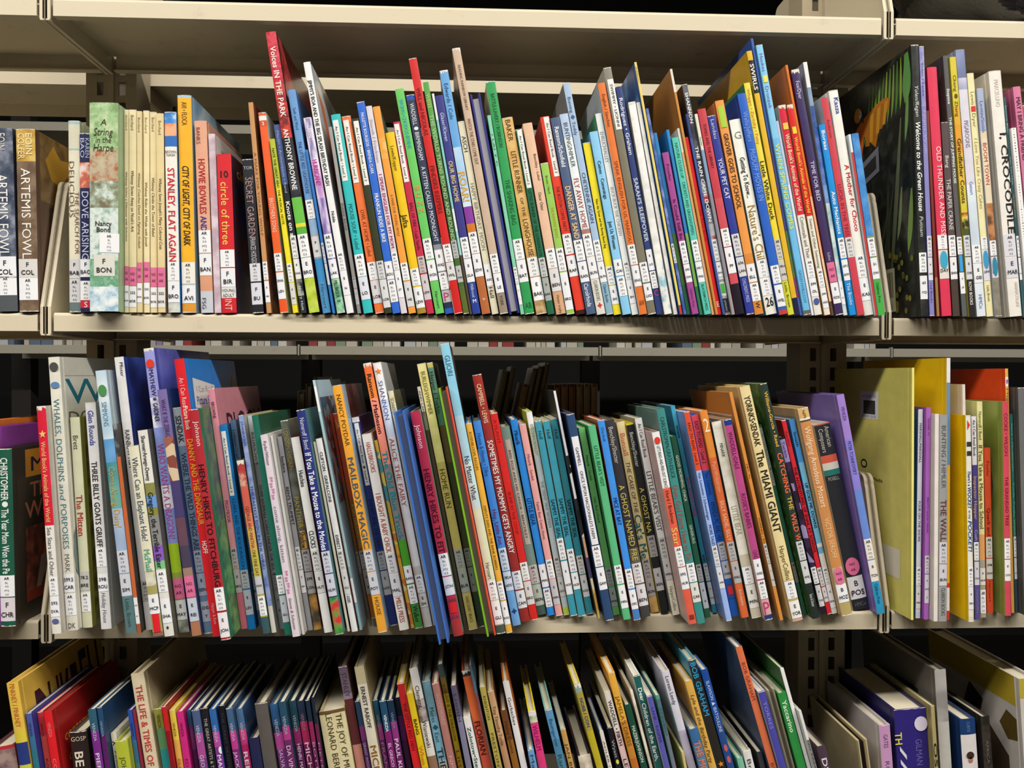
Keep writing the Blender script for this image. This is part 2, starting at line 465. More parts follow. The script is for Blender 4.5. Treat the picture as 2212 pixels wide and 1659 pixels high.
def relax(bs, bay=None):
    """neighbours on one shelf may touch but not run through each other"""
    bs.sort(key=lambda b: b['bx']*0.65+b['tx']*0.35)
    for b in bs: b['ww'] = b['w0']; b['wmin'] = max(0.0025, b['w0']*0.45)
    def edges(b, z):
        c = b['bx']+(b['tx']-b['bx'])*z/b['h0']
        return c-b['ww']/2, c+b['ww']/2
    for it in range(300):
        if bay is not None and bs:
            lo, hi = bay*W-W/2+0.0062, bay*W+W/2-0.0062
            for q in bs:
                q['bx'] = min(max(q['bx'], lo+q['ww']/2), hi-q['ww']/2)
                u = min(1.0, 0.175/q['h0'])            # the end brackets are only this tall
                x = q['bx']+(q['tx']-q['bx'])*u; x2 = min(max(x, lo+q['ww']/2), hi-q['ww']/2)
                q['tx'] += (x2-x)/u
        for i in range(len(bs)):
            for j in (i+1, i+2, i+3):
                if j >= len(bs): continue
                a, b = bs[i], bs[j]
                hm = min(a['h0'], b['h0'])
                for lv in (0.0, 1.0):
                    z = hm*lv
                    ov = edges(a, z)[1]-edges(b, z)[0]+0.0008
                    if ov <= 0: continue
                    k = 0.35 if j == i+1 else 0.25
                    for q, sg in ((a, -1), (b, 1)):
                        s = sg*ov*k*0.5
                        if lv == 0: q['bx'] += s
                        else:
                            u = z/q['h0']; q['tx'] += s*u; q['bx'] += s*(1-u)
                        q['ww'] = max(q['wmin'], q['ww']-ov*k*0.35)
def strip_front(b, w, bul, z0, z1, off, u0, u1, m, seg=6):
    """thin sheet that follows the rounded spine"""
    vs = []; fs = []
    for i in range(seg+1):
        x = (u0+(u1-u0)*i/seg)*w; y = -bul*(1-(2*x/w)**2)-off
        vs += [(x, y, z0), (x, y, z1)]
    for i in range(seg): a = 2*i; fs.append((a, a+2, a+3, a+1))
    b.add(vs, fs, m)
def disc_front(b, w, bul, zc, rz, uc, ru, off, m, n=14, star=0):
    vs = [(uc*w, -bul-off, zc)]; fs = []
    for i in range(n):
        a = 2*math.pi*i/n+math.pi/2; k = 1 if not star or i % 2 == 0 else 0.42
        u = uc+ru*k*math.cos(a); u = max(-0.5, min(0.5, u))
        vs.append((u*w, -bul-off, zc+rz*k*math.sin(a)))
    for i in range(n): fs.append((0, 1+(i+1) % n, 1+i))
    b.add(vs, fs, m)
def put_text(b, geo, fx, m, w, bul, off):
    """fx maps glyph coords to (x, z) on the spine"""
    V, Fc = geo
    x, z = fx(V[:, 0], V[:, 1])
    y = -bul-off-V[:, 2]*3e-5
    b.add(np.stack([x, y, z], 1).tolist(), Fc, m)
def vtext(b, txt, bold, ital, z0, z1, cap, xc, m, w, bul, off):
    g = text_geo(txt, bold, ital)
    if g is None: return
    L = g[0][:, 0].max()
    sx = (z0-z1)/L; sy = cap/CAP
    put_text(b, g, lambda gx, gy: (xc+(gy-CAP/2)*sy, z0-gx*sx), m, w, bul, off)
def htext(b, txt, bold, ital, zc, cap, xc, maxw, m, w, bul, off, fill=False):
    g = text_geo(txt, bold, ital)
    if g is None: return
    L = g[0][:, 0].max(); s = cap/CAP
    sx = min(s, maxw/L) if not fill else maxw/L
    put_text(b, g, lambda gx, gy: (xc+(gx-L/2)*sx, zc+(gy-CAP/2)*s), m, w, bul, off)
COVERS = {}
TORN = {115, 1759, 1778, 1080, 1436, 1455, 1041, 1288, 568, 387, 841, 899, 895, 622, 1612, 1804}
ROWN = {1: 'upper', 2: 'middle', 3: 'lower', 'o': 'far'}
def build_book(bk, label):
    w, o = bk['ww'], bk['opt']
    ang = math.atan2(bk['tx']-bk['bx'], bk['h0'])
    h = bk['h0']/math.cos(ang)
    w = max(0.0022, w*math.cos(ang))
    h -= w*abs(math.sin(ang))*0.5
    d = float(o.get('dep', 0)) or min(0.75*h, 0.15)
    d = min(d, 0.205-bk['y']) if bk['row'] != 'o' else 0.12
    t = thing('book', label, 'book', (bk['bx'], bk['y'], bk['z0']+abs(math.sin(ang))*w/2+0.0004), f'books on the {ROWN[bk["row"]]} shelf' if bk['row'] != 'o' else 'books on the far face of the shelving', ang)
    th = 0.0024 if w > 0.011 else 0.0016 if w > 0.006 else 0.0007
    side = cover_mat(o.get('s', bandcol(bk['bands'][0][1])))
    zl = lambda y: (bk['zT']-(y-bk['yt'])*(bk['zT']-bk['zB'])/(bk['yb']-bk['yt'])-bk['z0'])/math.cos(ang)
    if 'rev' in o:                                            # shelved spine inwards: boards and page edges face out
        c1 = cover_mat(bk['bands'][0][1])
        for s, m in ((-1, c1), (1, side)):
            b = MB(); xs = sorted((s*w/2, s*(w/2-max(th, w*0.24)))); b.prism([(xs[0], 0.003), (xs[0]+0.0008, 0.0), (xs[1]-0.0008, 0.0), (xs[1], 0.003), (xs[1], d), (xs[0], d)], 0, h, m); b.build('cover_board', t)
        b = MB(); b.box(-w/2+w*0.24, w/2-w*0.24, 0.006, d-0.002, 0.003, h-0.004, page_mat(o['rev'])); b.build('page_block', t)
        b = MB(); b.box(-w/2, w/2, d, d+0.002, 0, h, c1); b.build('spine', t)
        return t
    bul = min(0.0013, 0.09*w)
    b = MB(); seg = 8 if w > 0.006 else 4
    zs = [(h, bk['bands'][0][1])]
    for y, c in bk['bands'][1:]:  # dark foot bands on a few books paint the shaded gap beneath them
        z = zl(y)
        if z > 0.002 and z < zs[-1][0]-0.0005: zs.append((z, c))
    for i, (z1, c) in enumerate(zs):
        z0 = zs[i+1][0] if i+1 < len(zs) else 0.0
        strip_front(b, w, bul, z0, z1, 0.0, -0.5, 0.5, cover_mat(c), seg)
    for z, c in ((h, zs[0][1]), (0.0, zs[-1][1])):            # spine thickness at head and tail
        vs = []; 
        for i in range(seg+1):
            x = (-0.5+i/seg)*w; y = -bul*(1-(2*x/w)**2); vs += [(x, y, z), (x*0.96, y+0.0014, z)]
        fs = [(2*i, 2*i+2, 2*i+3, 2*i+1) for i in range(seg)]
        b.add(vs, fs if z > 0 else [f[::-1] for f in fs], cover_mat(c))
    sp = b.build('spine', t, True)
    for s, nm in ((-1, 'back_cover'), (1, 'front_cover')):
        g = 0.0006 if w > 0.008 else 0.0002
        pts = [(s*w/2, 0.0), (s*w/2, 0.004), (s*(w/2-g), 0.0055), (s*(w/2-g), 0.0075), (s*w/2, 0.009), (s*w/2, d), (s*(w/2-th), d), (s*(w/2-th), 0.0)]
        if s < 0: pts = pts[::-1]
        b = MB(); b.prism(pts, 0, h, side); b.build(nm, t)
    inset = 0.003 if w > 0.008 else 0.0008
    b = MB(); b.box(-w/2+th*1.02, w/2-th*1.02, 0.0015, d-0.004, inset, h-inset, page_mat(o.get('pg', 'd8ceb4'))); b.build('page_block', t)
    rw = random.Random(int(bk['xb']*7+bk['yt']))
    torn = int(bk['xb']) in TORN
    if w > 0.004 and (torn or rw.random() < 0.42):
        b = MB(); wc = label_mat('e4ddd0'); n = 9
        for zz, sg in ((h, -1), (0.0, 1)):
            amp = (0.0045 if torn and zz > 0 else 0.0011)
            if zz == 0 and rw.random() < 0.4: continue
            vs = []; 
            for i in range(n+1):
                x = (-0.5+i/n)*w; y = -bul*(1-(2*x/w)**2)-0.00012
                vs += [(x, y, zz), (x, y, zz+sg*amp*(0.15+rw.random()))]
            fs = [(2*i, 2*i+2, 2*i+3, 2*i+1) for i in range(n)]
            b.add(vs, [f[::-1] for f in fs] if sg > 0 else fs, wc)
        if b.v: b.build('worn_edge', t)
    # printed lettering on the spine
    for y0, y1, c, sz, fg, off, txt in bk['txt']:
        b = MB()
        bold, it = 'b' in fg, 'i' in fg
        if 'h' in fg: htext(b, txt, bold, it, (zl(y0)+zl(y1))/2, zl(y0)-zl(y1), off*w, min(0.92, sz*1.15)*w, ink(c), w, bul, 0.00025)
        else:
            a, e = zl(y0), zl(y1)
            vtext(b, txt, bold, it, min(a, h-0.001), max(e, 0.001), sz*w, off*w, ink(c), w, bul, 0.00025)
        if b.v: b.build('spine_lettering', t)
    # stickers
    for stx in bk['stk']:
        p = stx.split(' ')
        k = p[0]; y0, y1 = float(p[1]), float(p[2]); za, zb = zl(y0), zl(y1); hh = za-zb; zc = (za+zb)/2
        if k in 'ACPQ':
            uo, uw = 0.0, 0.985
            if k == 'A':
                if len(p) > 6: uo, uw = float(p[6]), float(p[7])
                hx = p[5] if len(p) > 5 and p[5] != '-' else 'f2f2f2'
            elif k == 'C':
                hx = p[4] if len(p) > 4 and p[4] != '-' else 'eeeef0'
                if len(p) > 6: uo, uw = float(p[5]), float(p[6])
            else: hx = 'e0709a'
            b = MB()
            if k == 'Q': disc_front(b, w, bul, zc, hh/2, 0, 0.44, 0.0003, label_mat(hx), 20)
            else: strip_front(b, w, bul, zb+0.0003, za-0.0003, 0.0003, uo-uw/2, uo+uw/2, label_mat(hx))
            lb = b.build('reading_level_label' if k in 'APQ' else 'call_number_label', t, True)
            b = MB(); W2 = uw*w
            if k == 'A':
                for i, (tx, cp, bd, cc) in enumerate((('AR', 0.115, True, '2a2a2c'), ('RL', 0.085, False, '5a5a5e'), (p[3], 0.085, False, '5a5a5e'), ('PTS', 0.085, False, '5a5a5e'), (p[4], 0.085, False, '5a5a5e'))):
                    z = za-hh*(0.14, 0.34, 0.50, 0.70, 0.87)[i]
                    htext(b, tx, bd, False, z, hh*cp*1.12, uo*w, W2*(0.62 if i == 0 else 0.46), ink(cc), w, bul, 0.0006)
            elif k == 'C':
                ls = p[3].split('/'); n = len(ls)
                for i, tx in enumerate(ls):
                    z = za-hh*((i+0.75)/(n+0.5))
                    htext(b, tx, n > 1 and hh > 0, False, z, min(hh*0.62/(n+0.6), W2*0.36), uo*w, W2*(0.86 if len(tx) > 1 else 0.4), ink('2e2e32'), w, bul, 0.0006)
            else:
                for i, tx in enumerate(('NO', 'AR')):
                    htext(b, tx, False, False, za-hh*(0.36, 0.68)[i], hh*0.15, 0, W2*0.6, ink('6a1f3f'), w, bul, 0.0006)
            if b.v: b.build('label_lettering', lb)
        elif k == 'W':
            u0, u1 = float(p[3]), float(p[4]); rest = p[5:]; hx = 'ecebe4'
            if len(rest[-1]) == 6 and all(c in '0123456789abcdef' for c in rest[-1]): hx = rest[-1]; rest = rest[:-1]
            b = MB(); strip_front(b, w, bul, zb, za, 0.0003, u0, u1, label_mat(hx)); lb = b.build('series_panel', t, True)
            b = MB(); vtext(b, ' '.join(rest), False, False, za-hh*0.1, zb+hh*0.06, (u1-u0)*w*0.46, (u0+u1)/2*w, ink('4a4a48'), w, bul, 0.0006)
            b.build('panel_lettering', lb)
        elif k == 'B':
            b = MB(); strip_front(b, w, bul, zb, za, 0.00045, -0.34, 0.34, label_mat(p[3])); b.build('colour_mark', t, True)
        elif k == 'O':
            ru = (float(p[4]) if len(p) > 4 and p[4] else 0.8)/2; uc = float(p[5]) if len(p) > 5 else 0.0
            b = MB(); disc_front(b, w, bul, zc, hh/2, uc, ru, 0.0007, label_mat(p[3])); b.build('round_mark', t)
        elif k == 'S':
            b = MB(); disc_front(b, w, bul, zc, hh/2, 0, min(0.42, hh/2/w), 0.0004, label_mat(p[3]), 10, 1); b.build('star_mark', t)
        elif k == 'F':
            b = MB()
            for i in range(4):
                z = za-hh*(i+0.5)/4; u = 0.08*(-1)**i
                disc_front(b, w, bul, z-0.0012, 0.0016, u, 0.16, 0.0004, label_mat(p[3]), 8)
                for q in (-1, 0, 1): disc_front(b, w, bul, z+0.0014, 0.0009, u+0.15*q, 0.06, 0.0004, label_mat(p[3]), 6)
            b.build('paw_print_marks', t)
        elif k == 'G':
            b = MB(); disc_front(b, w, bul, zc, hh/2, -0.05, 0.18, 0.0004, ink(p[3]), 10, 1); b.build('printed_mark', t)
        elif k == 'T':
            b = MB(); vtext(b, ' '.join(p[5:]), False, False, za, zb, float(p[4])*w, 0, ink(p[3]), w, bul, 0.0008); b.build('series_lettering', t)
    if 'cov' in o and o['cov'] in COVERS:
        COVERS[o['cov']](t, w, h, d)
    return t

# pictures and lettering on the covers that show beside the spines.  sd=+1: the face turned right, -1: the face turned left.
class Cov:
    """a: 0 at the spine .. 1 at the fore-edge, b: 0 at the tail .. 1 at the head"""
    def __init__(s, t, w, h, d, sd): s.t, s.w, s.h, s.d, s.sd, s.b, s.n = t, w, h, d, sd, MB(), 0
    def P(s, a, b):
        return (s.sd*(s.w/2+0.0001+s.n*0.00002), 0.009+a*(s.d-0.009), b*s.h)
    def poly(s, pts, c):
        s.n += 1; m = c if not isinstance(c, str) else (cover_mat(c) if ',' in c else ink(c, 0.42))
        f = tuple(range(len(pts)))
        s.b.add([s.P(*p) for p in pts], [f if s.sd > 0 else f[::-1]], m)
    def rect(s, a0, a1, b0, b1, c): s.poly([(a0, b0), (a1, b0), (a1, b1), (a0, b1)], c)
    def ell(s, a, b, ra, rb, c, n=14): s.poly([(a+ra*math.cos(2*math.pi*i/n), b+rb*math.sin(2*math.pi*i/n)) for i in range(n)], c)
    def text(s, txt, a0, a1, b0, b1, c, bold=False, ital=False):
        s.n += 1; V, Fc = text_geo(txt, bold, ital); L = V[:, 0].max()
        u = V[:, 0]/L; u = u if s.sd > 0 else 1-u
        vs = [s.P(a0+(a1-a0)*x, b0+(b1-b0)*y/CAP) for x, y in zip(u, V[:, 1])]
        s.b.add(vs, [f if s.sd > 0 else f[::-1] for f in Fc], ink(c))
    def done(s, name='cover_picture'): s.b.build(name, s.t)
def cov(key, sd):
    def deco(fn):
        def run(t, w, h, d):
            c = Cov(t, w, h, d, sd); fn(c); c.done()
        COVERS[key] = run
        return fn
    return deco
@cov('fowl', 1)
def _(c):
    c.rect(0, 1, 0.62, 1, 'a,7a5c30,6a4c28,8a6a3a')
    c.poly([(0.08, .86), (.2, .96), (.3, .9), (.5, .92), (.62, .86), (.7, .8), (.62, .78), (.4, .82), (.3, .74), (.16, .76)], 'c8962e')
    c.rect(.12, .95, .1, .6, '3a2a1c'); c.rect(.14, .93, .12, .58, '4a3624')
    c.text('A', .22, .5, .42, .55, 'd8ccb0'); c.text('F', .24, .48, .24, .37, 'd8ccb0')
@cov('sky', 1)
def _(c):
    c.rect(0, 1, 0, 1, 'c,8fb4cf,c0d8e4,5f88a8'); c.rect(0.1, .95, .08, .3, 'a,4a6a78,8fa0a0,3a4a50')
@cov('kate', 1)
def _(c):
    c.text('KATE BANKS', .1, .95, .9, .94, '4a4a4a'); c.text('HOWIE', .06, .8, .74, .86, 'c03a40', True)
@cov('three', 1)
def _(c):
    c.rect(0, 1, 0, .88, 'a,3a2432,5a1c2a,2a3a5a'); c.text('circle', .1, .7, .88, .95, 'c8a040'); c.ell(.35, .62, .18, .12, '4a3a8a'); c.ell(.4, .4, .2, .14, '8a3a30')
@cov('wolf', 1)
def _(c): c.rect(0, 1, 0, 1, 'a,6a3024,2a2c24,a06a3a'); c.rect(0, 1, .75, 1, '6a2c20')
@cov('wolf2', 1)
def _(c): c.rect(0, 1, 0, 1, 'a,7a9a8a,e0c070,4a5a60')
@cov('park', 1)
def _(c): c.rect(0, 1, .7, 1, 'f,c83038,7a1c24,e05a50'); c.rect(0, 1, 0, .7, 'f,8a3a30,2e2c30,c05a44')
@cov('boa', 1)
def _(c):
    c.rect(0, 1, 0, 1, 'c,c9cbcd,e0e2e4,a8acb0'); c.poly([(.05, .92), (.25, .88), (.3, .7), (.2, .5), (.12, .55), (.16, .75)], 'd87a4a'); c.poly([(.25, .7), (.5, .66), (.45, .5), (.3, .45)], '3a3a3c'); c.rect(.1, .9, .05, .3, 'a,5a5a4a,a8a890,3a3a34')
@cov('worn', -1)
def _(c): c.rect(0, 1, 0, 1, 'c,b4b8be,c4ccc0,a0a4ac')
@cov('bluepic', -1)
def _(c): c.rect(0, 1, 0, 1, 'c,2f62a8,88a8cc,24508a')
@cov('yelbox', -1)
def _(c): c.rect(0, .14, .72, .86, '1c1a16'); c.text('~ ~', .02, .12, .76, .82, 'e8e4d8', True)
@cov('diamond', -1)
def _(c):
    for q, (a, b) in enumerate(((.12, .74), (.12, .52), (.2, .42), (.12, .2))): c.poly([(a-.03, b), (a, b-.025), (a+.03, b), (a, b+.025)], ('c83a44', '8a4a3a', '4a3a48', '4a90b0')[q])
    c.rect(.1, .104, .05, .9, 'a8a098')
@cov('parrot', -1)
def _(c):
    rr = random.Random(3)
    c.rect(0, 1, 0, 1, 'a,262822,1a1c1a,3a3c34')
    def leaf(a0, b0, a1, b1, wd, col):
        n = 7; L = []; Rr = []
        for i in range(n):
            u = i/(n-1); a = a0+(a1-a0)*u; b = b0+(b1-b0)*u - 0.03*math.sin(u*3.14); k = wd*math.sin(math.pi*min(1, u*0.9+0.1))
            L.append((a-k, b)); Rr.append((a+k, b))
        c.poly(L+Rr[::-1], col)
    for i in range(11): leaf(.03+.045*i, .985-.004*i, .05+.058*i, .80-.008*i, .013+.001*(i % 3), ('7aa83a', '9ab83e', '5a9038', '86b048')[i % 4])
    leaf(.0, .985, .03, .80, .05, '6aa858'); leaf(.0, .88, .06, .66, .02, '7aa860')
    leaf(.10, .76, .34, .06, .026, '6a7050'); leaf(.3, .5, .36, .05, .03, '4a5038'); leaf(.12, .5, .2, .3, .02, '8a9460'); leaf(.22, .52, .55, .02, .02, '4a4e3a')
    leaf(.0, .48, .07, .24, .03, '86a050'); leaf(.3, .44, .62, .10, .02, '565c40')
    c.done('palm_leaves'); c.b = MB()
    c.poly([(.22, .86), (.30, .872), (.40, .868), (.54, .85), (.64, .82), (.60, .77), (.52, .735), (.44, .70), (.40, .75), (.30, .80), (.24, .825)], 'c8781e')
    for i in range(6): c.poly([(.25+.05*i, .86-.004*i), (.31+.05*i, .855-.004*i), (.36+.045*i, .775-.01*i), (.30+.045*i, .77-.01*i)], ('d89a2e', 'b87022')[i % 2])
    c.poly([(.54, .85), (.62, .84), (.76, .80), (.83, .745), (.80, .69), (.72, .65), (.64, .69), (.60, .77)], 'e06a1e')
    c.ell(.68, .87, .055, .03, 'e88a2a'); c.poly([(.63, .89), (.59, .86), (.60, .825), (.645, .845)], '2a2824'); c.ell(.645, .868, .024, .017, 'd8d0b8'); c.ell(.65, .873, .007, .004, '1a1a18')
    c.poly([(.76, .68), (.72, .66), (.78, .58), (.82, .595)], 'd05020')
    c.done('parrot'); c.b = MB()
    c.poly([(.40, .60), (.66, .565), (.66, .66), (.40, .70)], '8a8a92'); c.poly([(.44, .615), (.63, .59), (.63, .64), (.44, .67)], '3a3836')
    c.done('barcode_label'); c.b = MB()
    for i in range(30): c.ell(rr.uniform(.02, .34), rr.uniform(.02, .26), .02, .013, ('7a7430', '8a8038', '5a5a2a')[i % 3], 6)
    c.rect(.24, .6, .03, .2, 'd8d4b0')
    for i in range(22):
        a = .27+.29*i/22; c.rect(a, a+rr.uniform(.003, .009), .085, .185, '3a3a34')
    c.text('ISBN 0-399-22335-5', .28, .56, .04, .06, '4a4a40')
@cov('matt', 1)
def _(c):
    c.rect(.12, 1, .82, .98, 'd08a24'); c.text('MATT', .2, .95, .85, .94, '3a2a4a', True)
    c.text('The Year', .18, 1.0, .70, .79, 'a86a4a', True); c.text('Won the', .1, 1.0, .58, .68, 'a86a4a', True)
    c.rect(.1, 1, .12, .53, 'a,6a3028,3a2018,8a4a30')
    c.poly([(.34, .33), (.52, .36), (.6, .46), (.55, .5), (.42, .5)], 'b8641e'); c.ell(.56, .53, .07, .035, '1c1814')
    c.poly([(.32, .34), (.5, .35), (.58, .24), (.62, .16), (.56, .16), (.44, .28), (.34, .2), (.28, .12), (.22, .12), (.28, .24)], '9a8878')
    c.rect(.1, 1, .1, .16, '8a3020')
@cov('whales', 1)
def _(c):
    c.rect(0, 1, .93, .932, '9a9888'); c.text('WH', .0, .9, .825, .925, '1f6a78'); c.text('DOLPHINS', .02, 1.0, .755, .80, '5a584c')
    c.ell(.12, .28, .16, .14, '7a8a84'); c.poly([(.02, .5), (.12, .53), (.1, .48), (.06, .45)], '2a2a28')
@cov('olive', 1)
def _(c): c.rect(0, 1, 0, 1, 'a,7a7a34,9a9a50,5a5a28')
@cov('fish', 1)
def _(c):
    c.rect(0, 1, 0, 1, 'c,2f3f8a,3f58a8,1f2a60'); c.poly([(.3, .86), (.5, .9), (.45, .86), (.5, .82)], 'b8c0d8'); c.ell(.5, .8, .3, .09, '26306c')
@cov('lilac', 1)
def _(c): c.rect(0, 1, .0, 1, 'c,6a6ac0,8484d0,5050a0'); c.ell(.55, .62, .12, .08, '8a4a4a')
@cov('bluecat', 1)
def _(c):
    c.poly([(.04, .82), (.45, .8), (.46, .9), (.05, .93)], 'e8e6e0'); c.text('I Can Read!', .1, .42, .875, .9, '8a8a90'); c.text('Picture Book', .08, .44, .83, .862, '2a4aa8', True)
    c.poly([(.62, .92), (.66, .9), (.7, .78), (.9, .8), (.86, .9), (.9, .94), (1, .9), (1, .7), (.7, .7)], 'd8a82a')
@cov('henry', 1)
def _(c):
    c.rect(0, 1, 0, 1, 'a,3a7a5a,2a5a6a,5a8a5a'); c.poly([(.2, .92), (.5, .85), (.8, .7), (.7, .6), (.5, .72), (.2, .62)], 'c8b890'); c.text('HE', .4, .9, .74, .82, '2a2018', True); c.rect(0, 1, 0, .5, 'a,4a9a5a,3a6a4a,7aa860')
@cov('pig', 1)
def _(c): c.text('PIGGY', .12, .95, .76, .9, '3a2028')
@cov('patch', 1)
def _(c): c.rect(0, 1, .5, 1, 'v,7a3a3a,4a7080,b0a8a0'); c.rect(0, 1, .93, 1, 'b8d0d8')
@cov('maroon', 1)
def _(c): c.rect(.12, 1, 0, 1, 'p,6a3a3a,5a2c2c,8a5a50')
@cov('heyal', -1)
def _(c):
    c.rect(0, 1, .9, 1, 'c88038'); c.rect(0, 1, .895, .9, 'e0d8c8'); c.rect(0, 1, 0, .895, 'c,a8875c,b89870,8a6c48'); c.rect(.1, .7, .82, .86, 'c8c8c4'); c.text('LIBRARY 00 00', .12, .68, .83, .845, '6a6a68'); c.rect(.2, .9, .3, .6, '6a4a2c')
@cov('jungle', -1)
def _(c): c.rect(0, 1, 0, 1, 'f,2a5a30,1a3820,5a8a48')
@cov('venezia', -1)
def _(c): c.rect(0.06, 1, 0, 1, 'c,6a58a0,7a68b0,4a5898')
@cov('folder', -1)
def _(c):
    c.rect(.36, .6, .78, .90, 'd8d8d4'); c.rect(.40, .56, .80, .86, '3a3834'); c.text('ACCELERATED', .39, .58, .872, .885, '5a5a56'); c.text('READER QUIZ', .39, .58, .786, .796, '5a5a56')
    c.ell(.55, .58, .045, .02, '2a2a20'); c.ell(.55, .58, .03, .012, 'd8cf6a'); c.text('Books & Media', .3, .62, .515, .53, '4a4630', True)
    c.rect(.08, .42, .14, .26, 'd8d2b8'); c.text('IN', .25, .34, .1, .115, '7a7440')
@cov('cloud', -1)
def _(c):
    for a, b in ((.5, .88), (.42, .9), (.58, .88), (.4, .85), (.5, .84), (.46, .8), (.56, .82)): c.ell(a, b-.08, .07, .045, 'd8d0b8', 12)
    for i in range(5): c.rect(.46, .56, .755+i*.012, .758+i*.012, '6a6458')
@cov('frame', -1)
def _(c): c.rect(.16, .165, .7, .93, '4a4440'); c.rect(.16, .9, .93, .934, '4a4440')
@cov('greenlabel', -1)
def _(c): c.rect(0, 1, 0, 1, 'c,8a9a4a,7a8a3a,a0ac60'); c.ell(.2, .6, .14, .12, '6a6a4a'); c.rect(.5, .75, .72, .82, 'b8b490'); c.rect(.55, .7, .74, .79, '5a5a44')
@cov('redlabel', -1)
def _(c): c.rect(.4, .8, .62, .78, 'b8a8a0'); c.rect(.45, .78, .63, .72, '3a2c28'); c.text('LIBRARY', .48, .75, .745, .76, '6a5a54')
@cov('duke', 1)
def _(c):
    c.text('DUKE', .1, .62, .62, .94, '3a1824', True); c.text('ELL', .66, 1.0, .7, .97, '3a1c1c', True)
@cov('script', 1)
def _(c):
    for i in range(5): c.text('contemporary artists', .06+.02*i, 1.0, .84-.09*i, .885-.09*i, 'c8a030', False, True)
@cov('darkbox', -1)
def _(c): c.rect(.18, .5, .78, .86, '2a2826'); c.rect(.1, .9, .3, .6, '7a746c')
@cov('safari', -1)
def _(c):
    c.rect(0, 1, .86, 1, 'b8a030'); c.poly([(.0, .8), (.1, .82), (.18, .74), (.1, .68), (0, .7)], '5a4a20'); c.poly([(.1, .6), (.3, .7), (.5, .5), (.4, .2), (.1, .1)], '4a3a2c'); c.poly([(.35, .8), (.5, .85), (.6, .7), (.45, .6)], '3a3028')

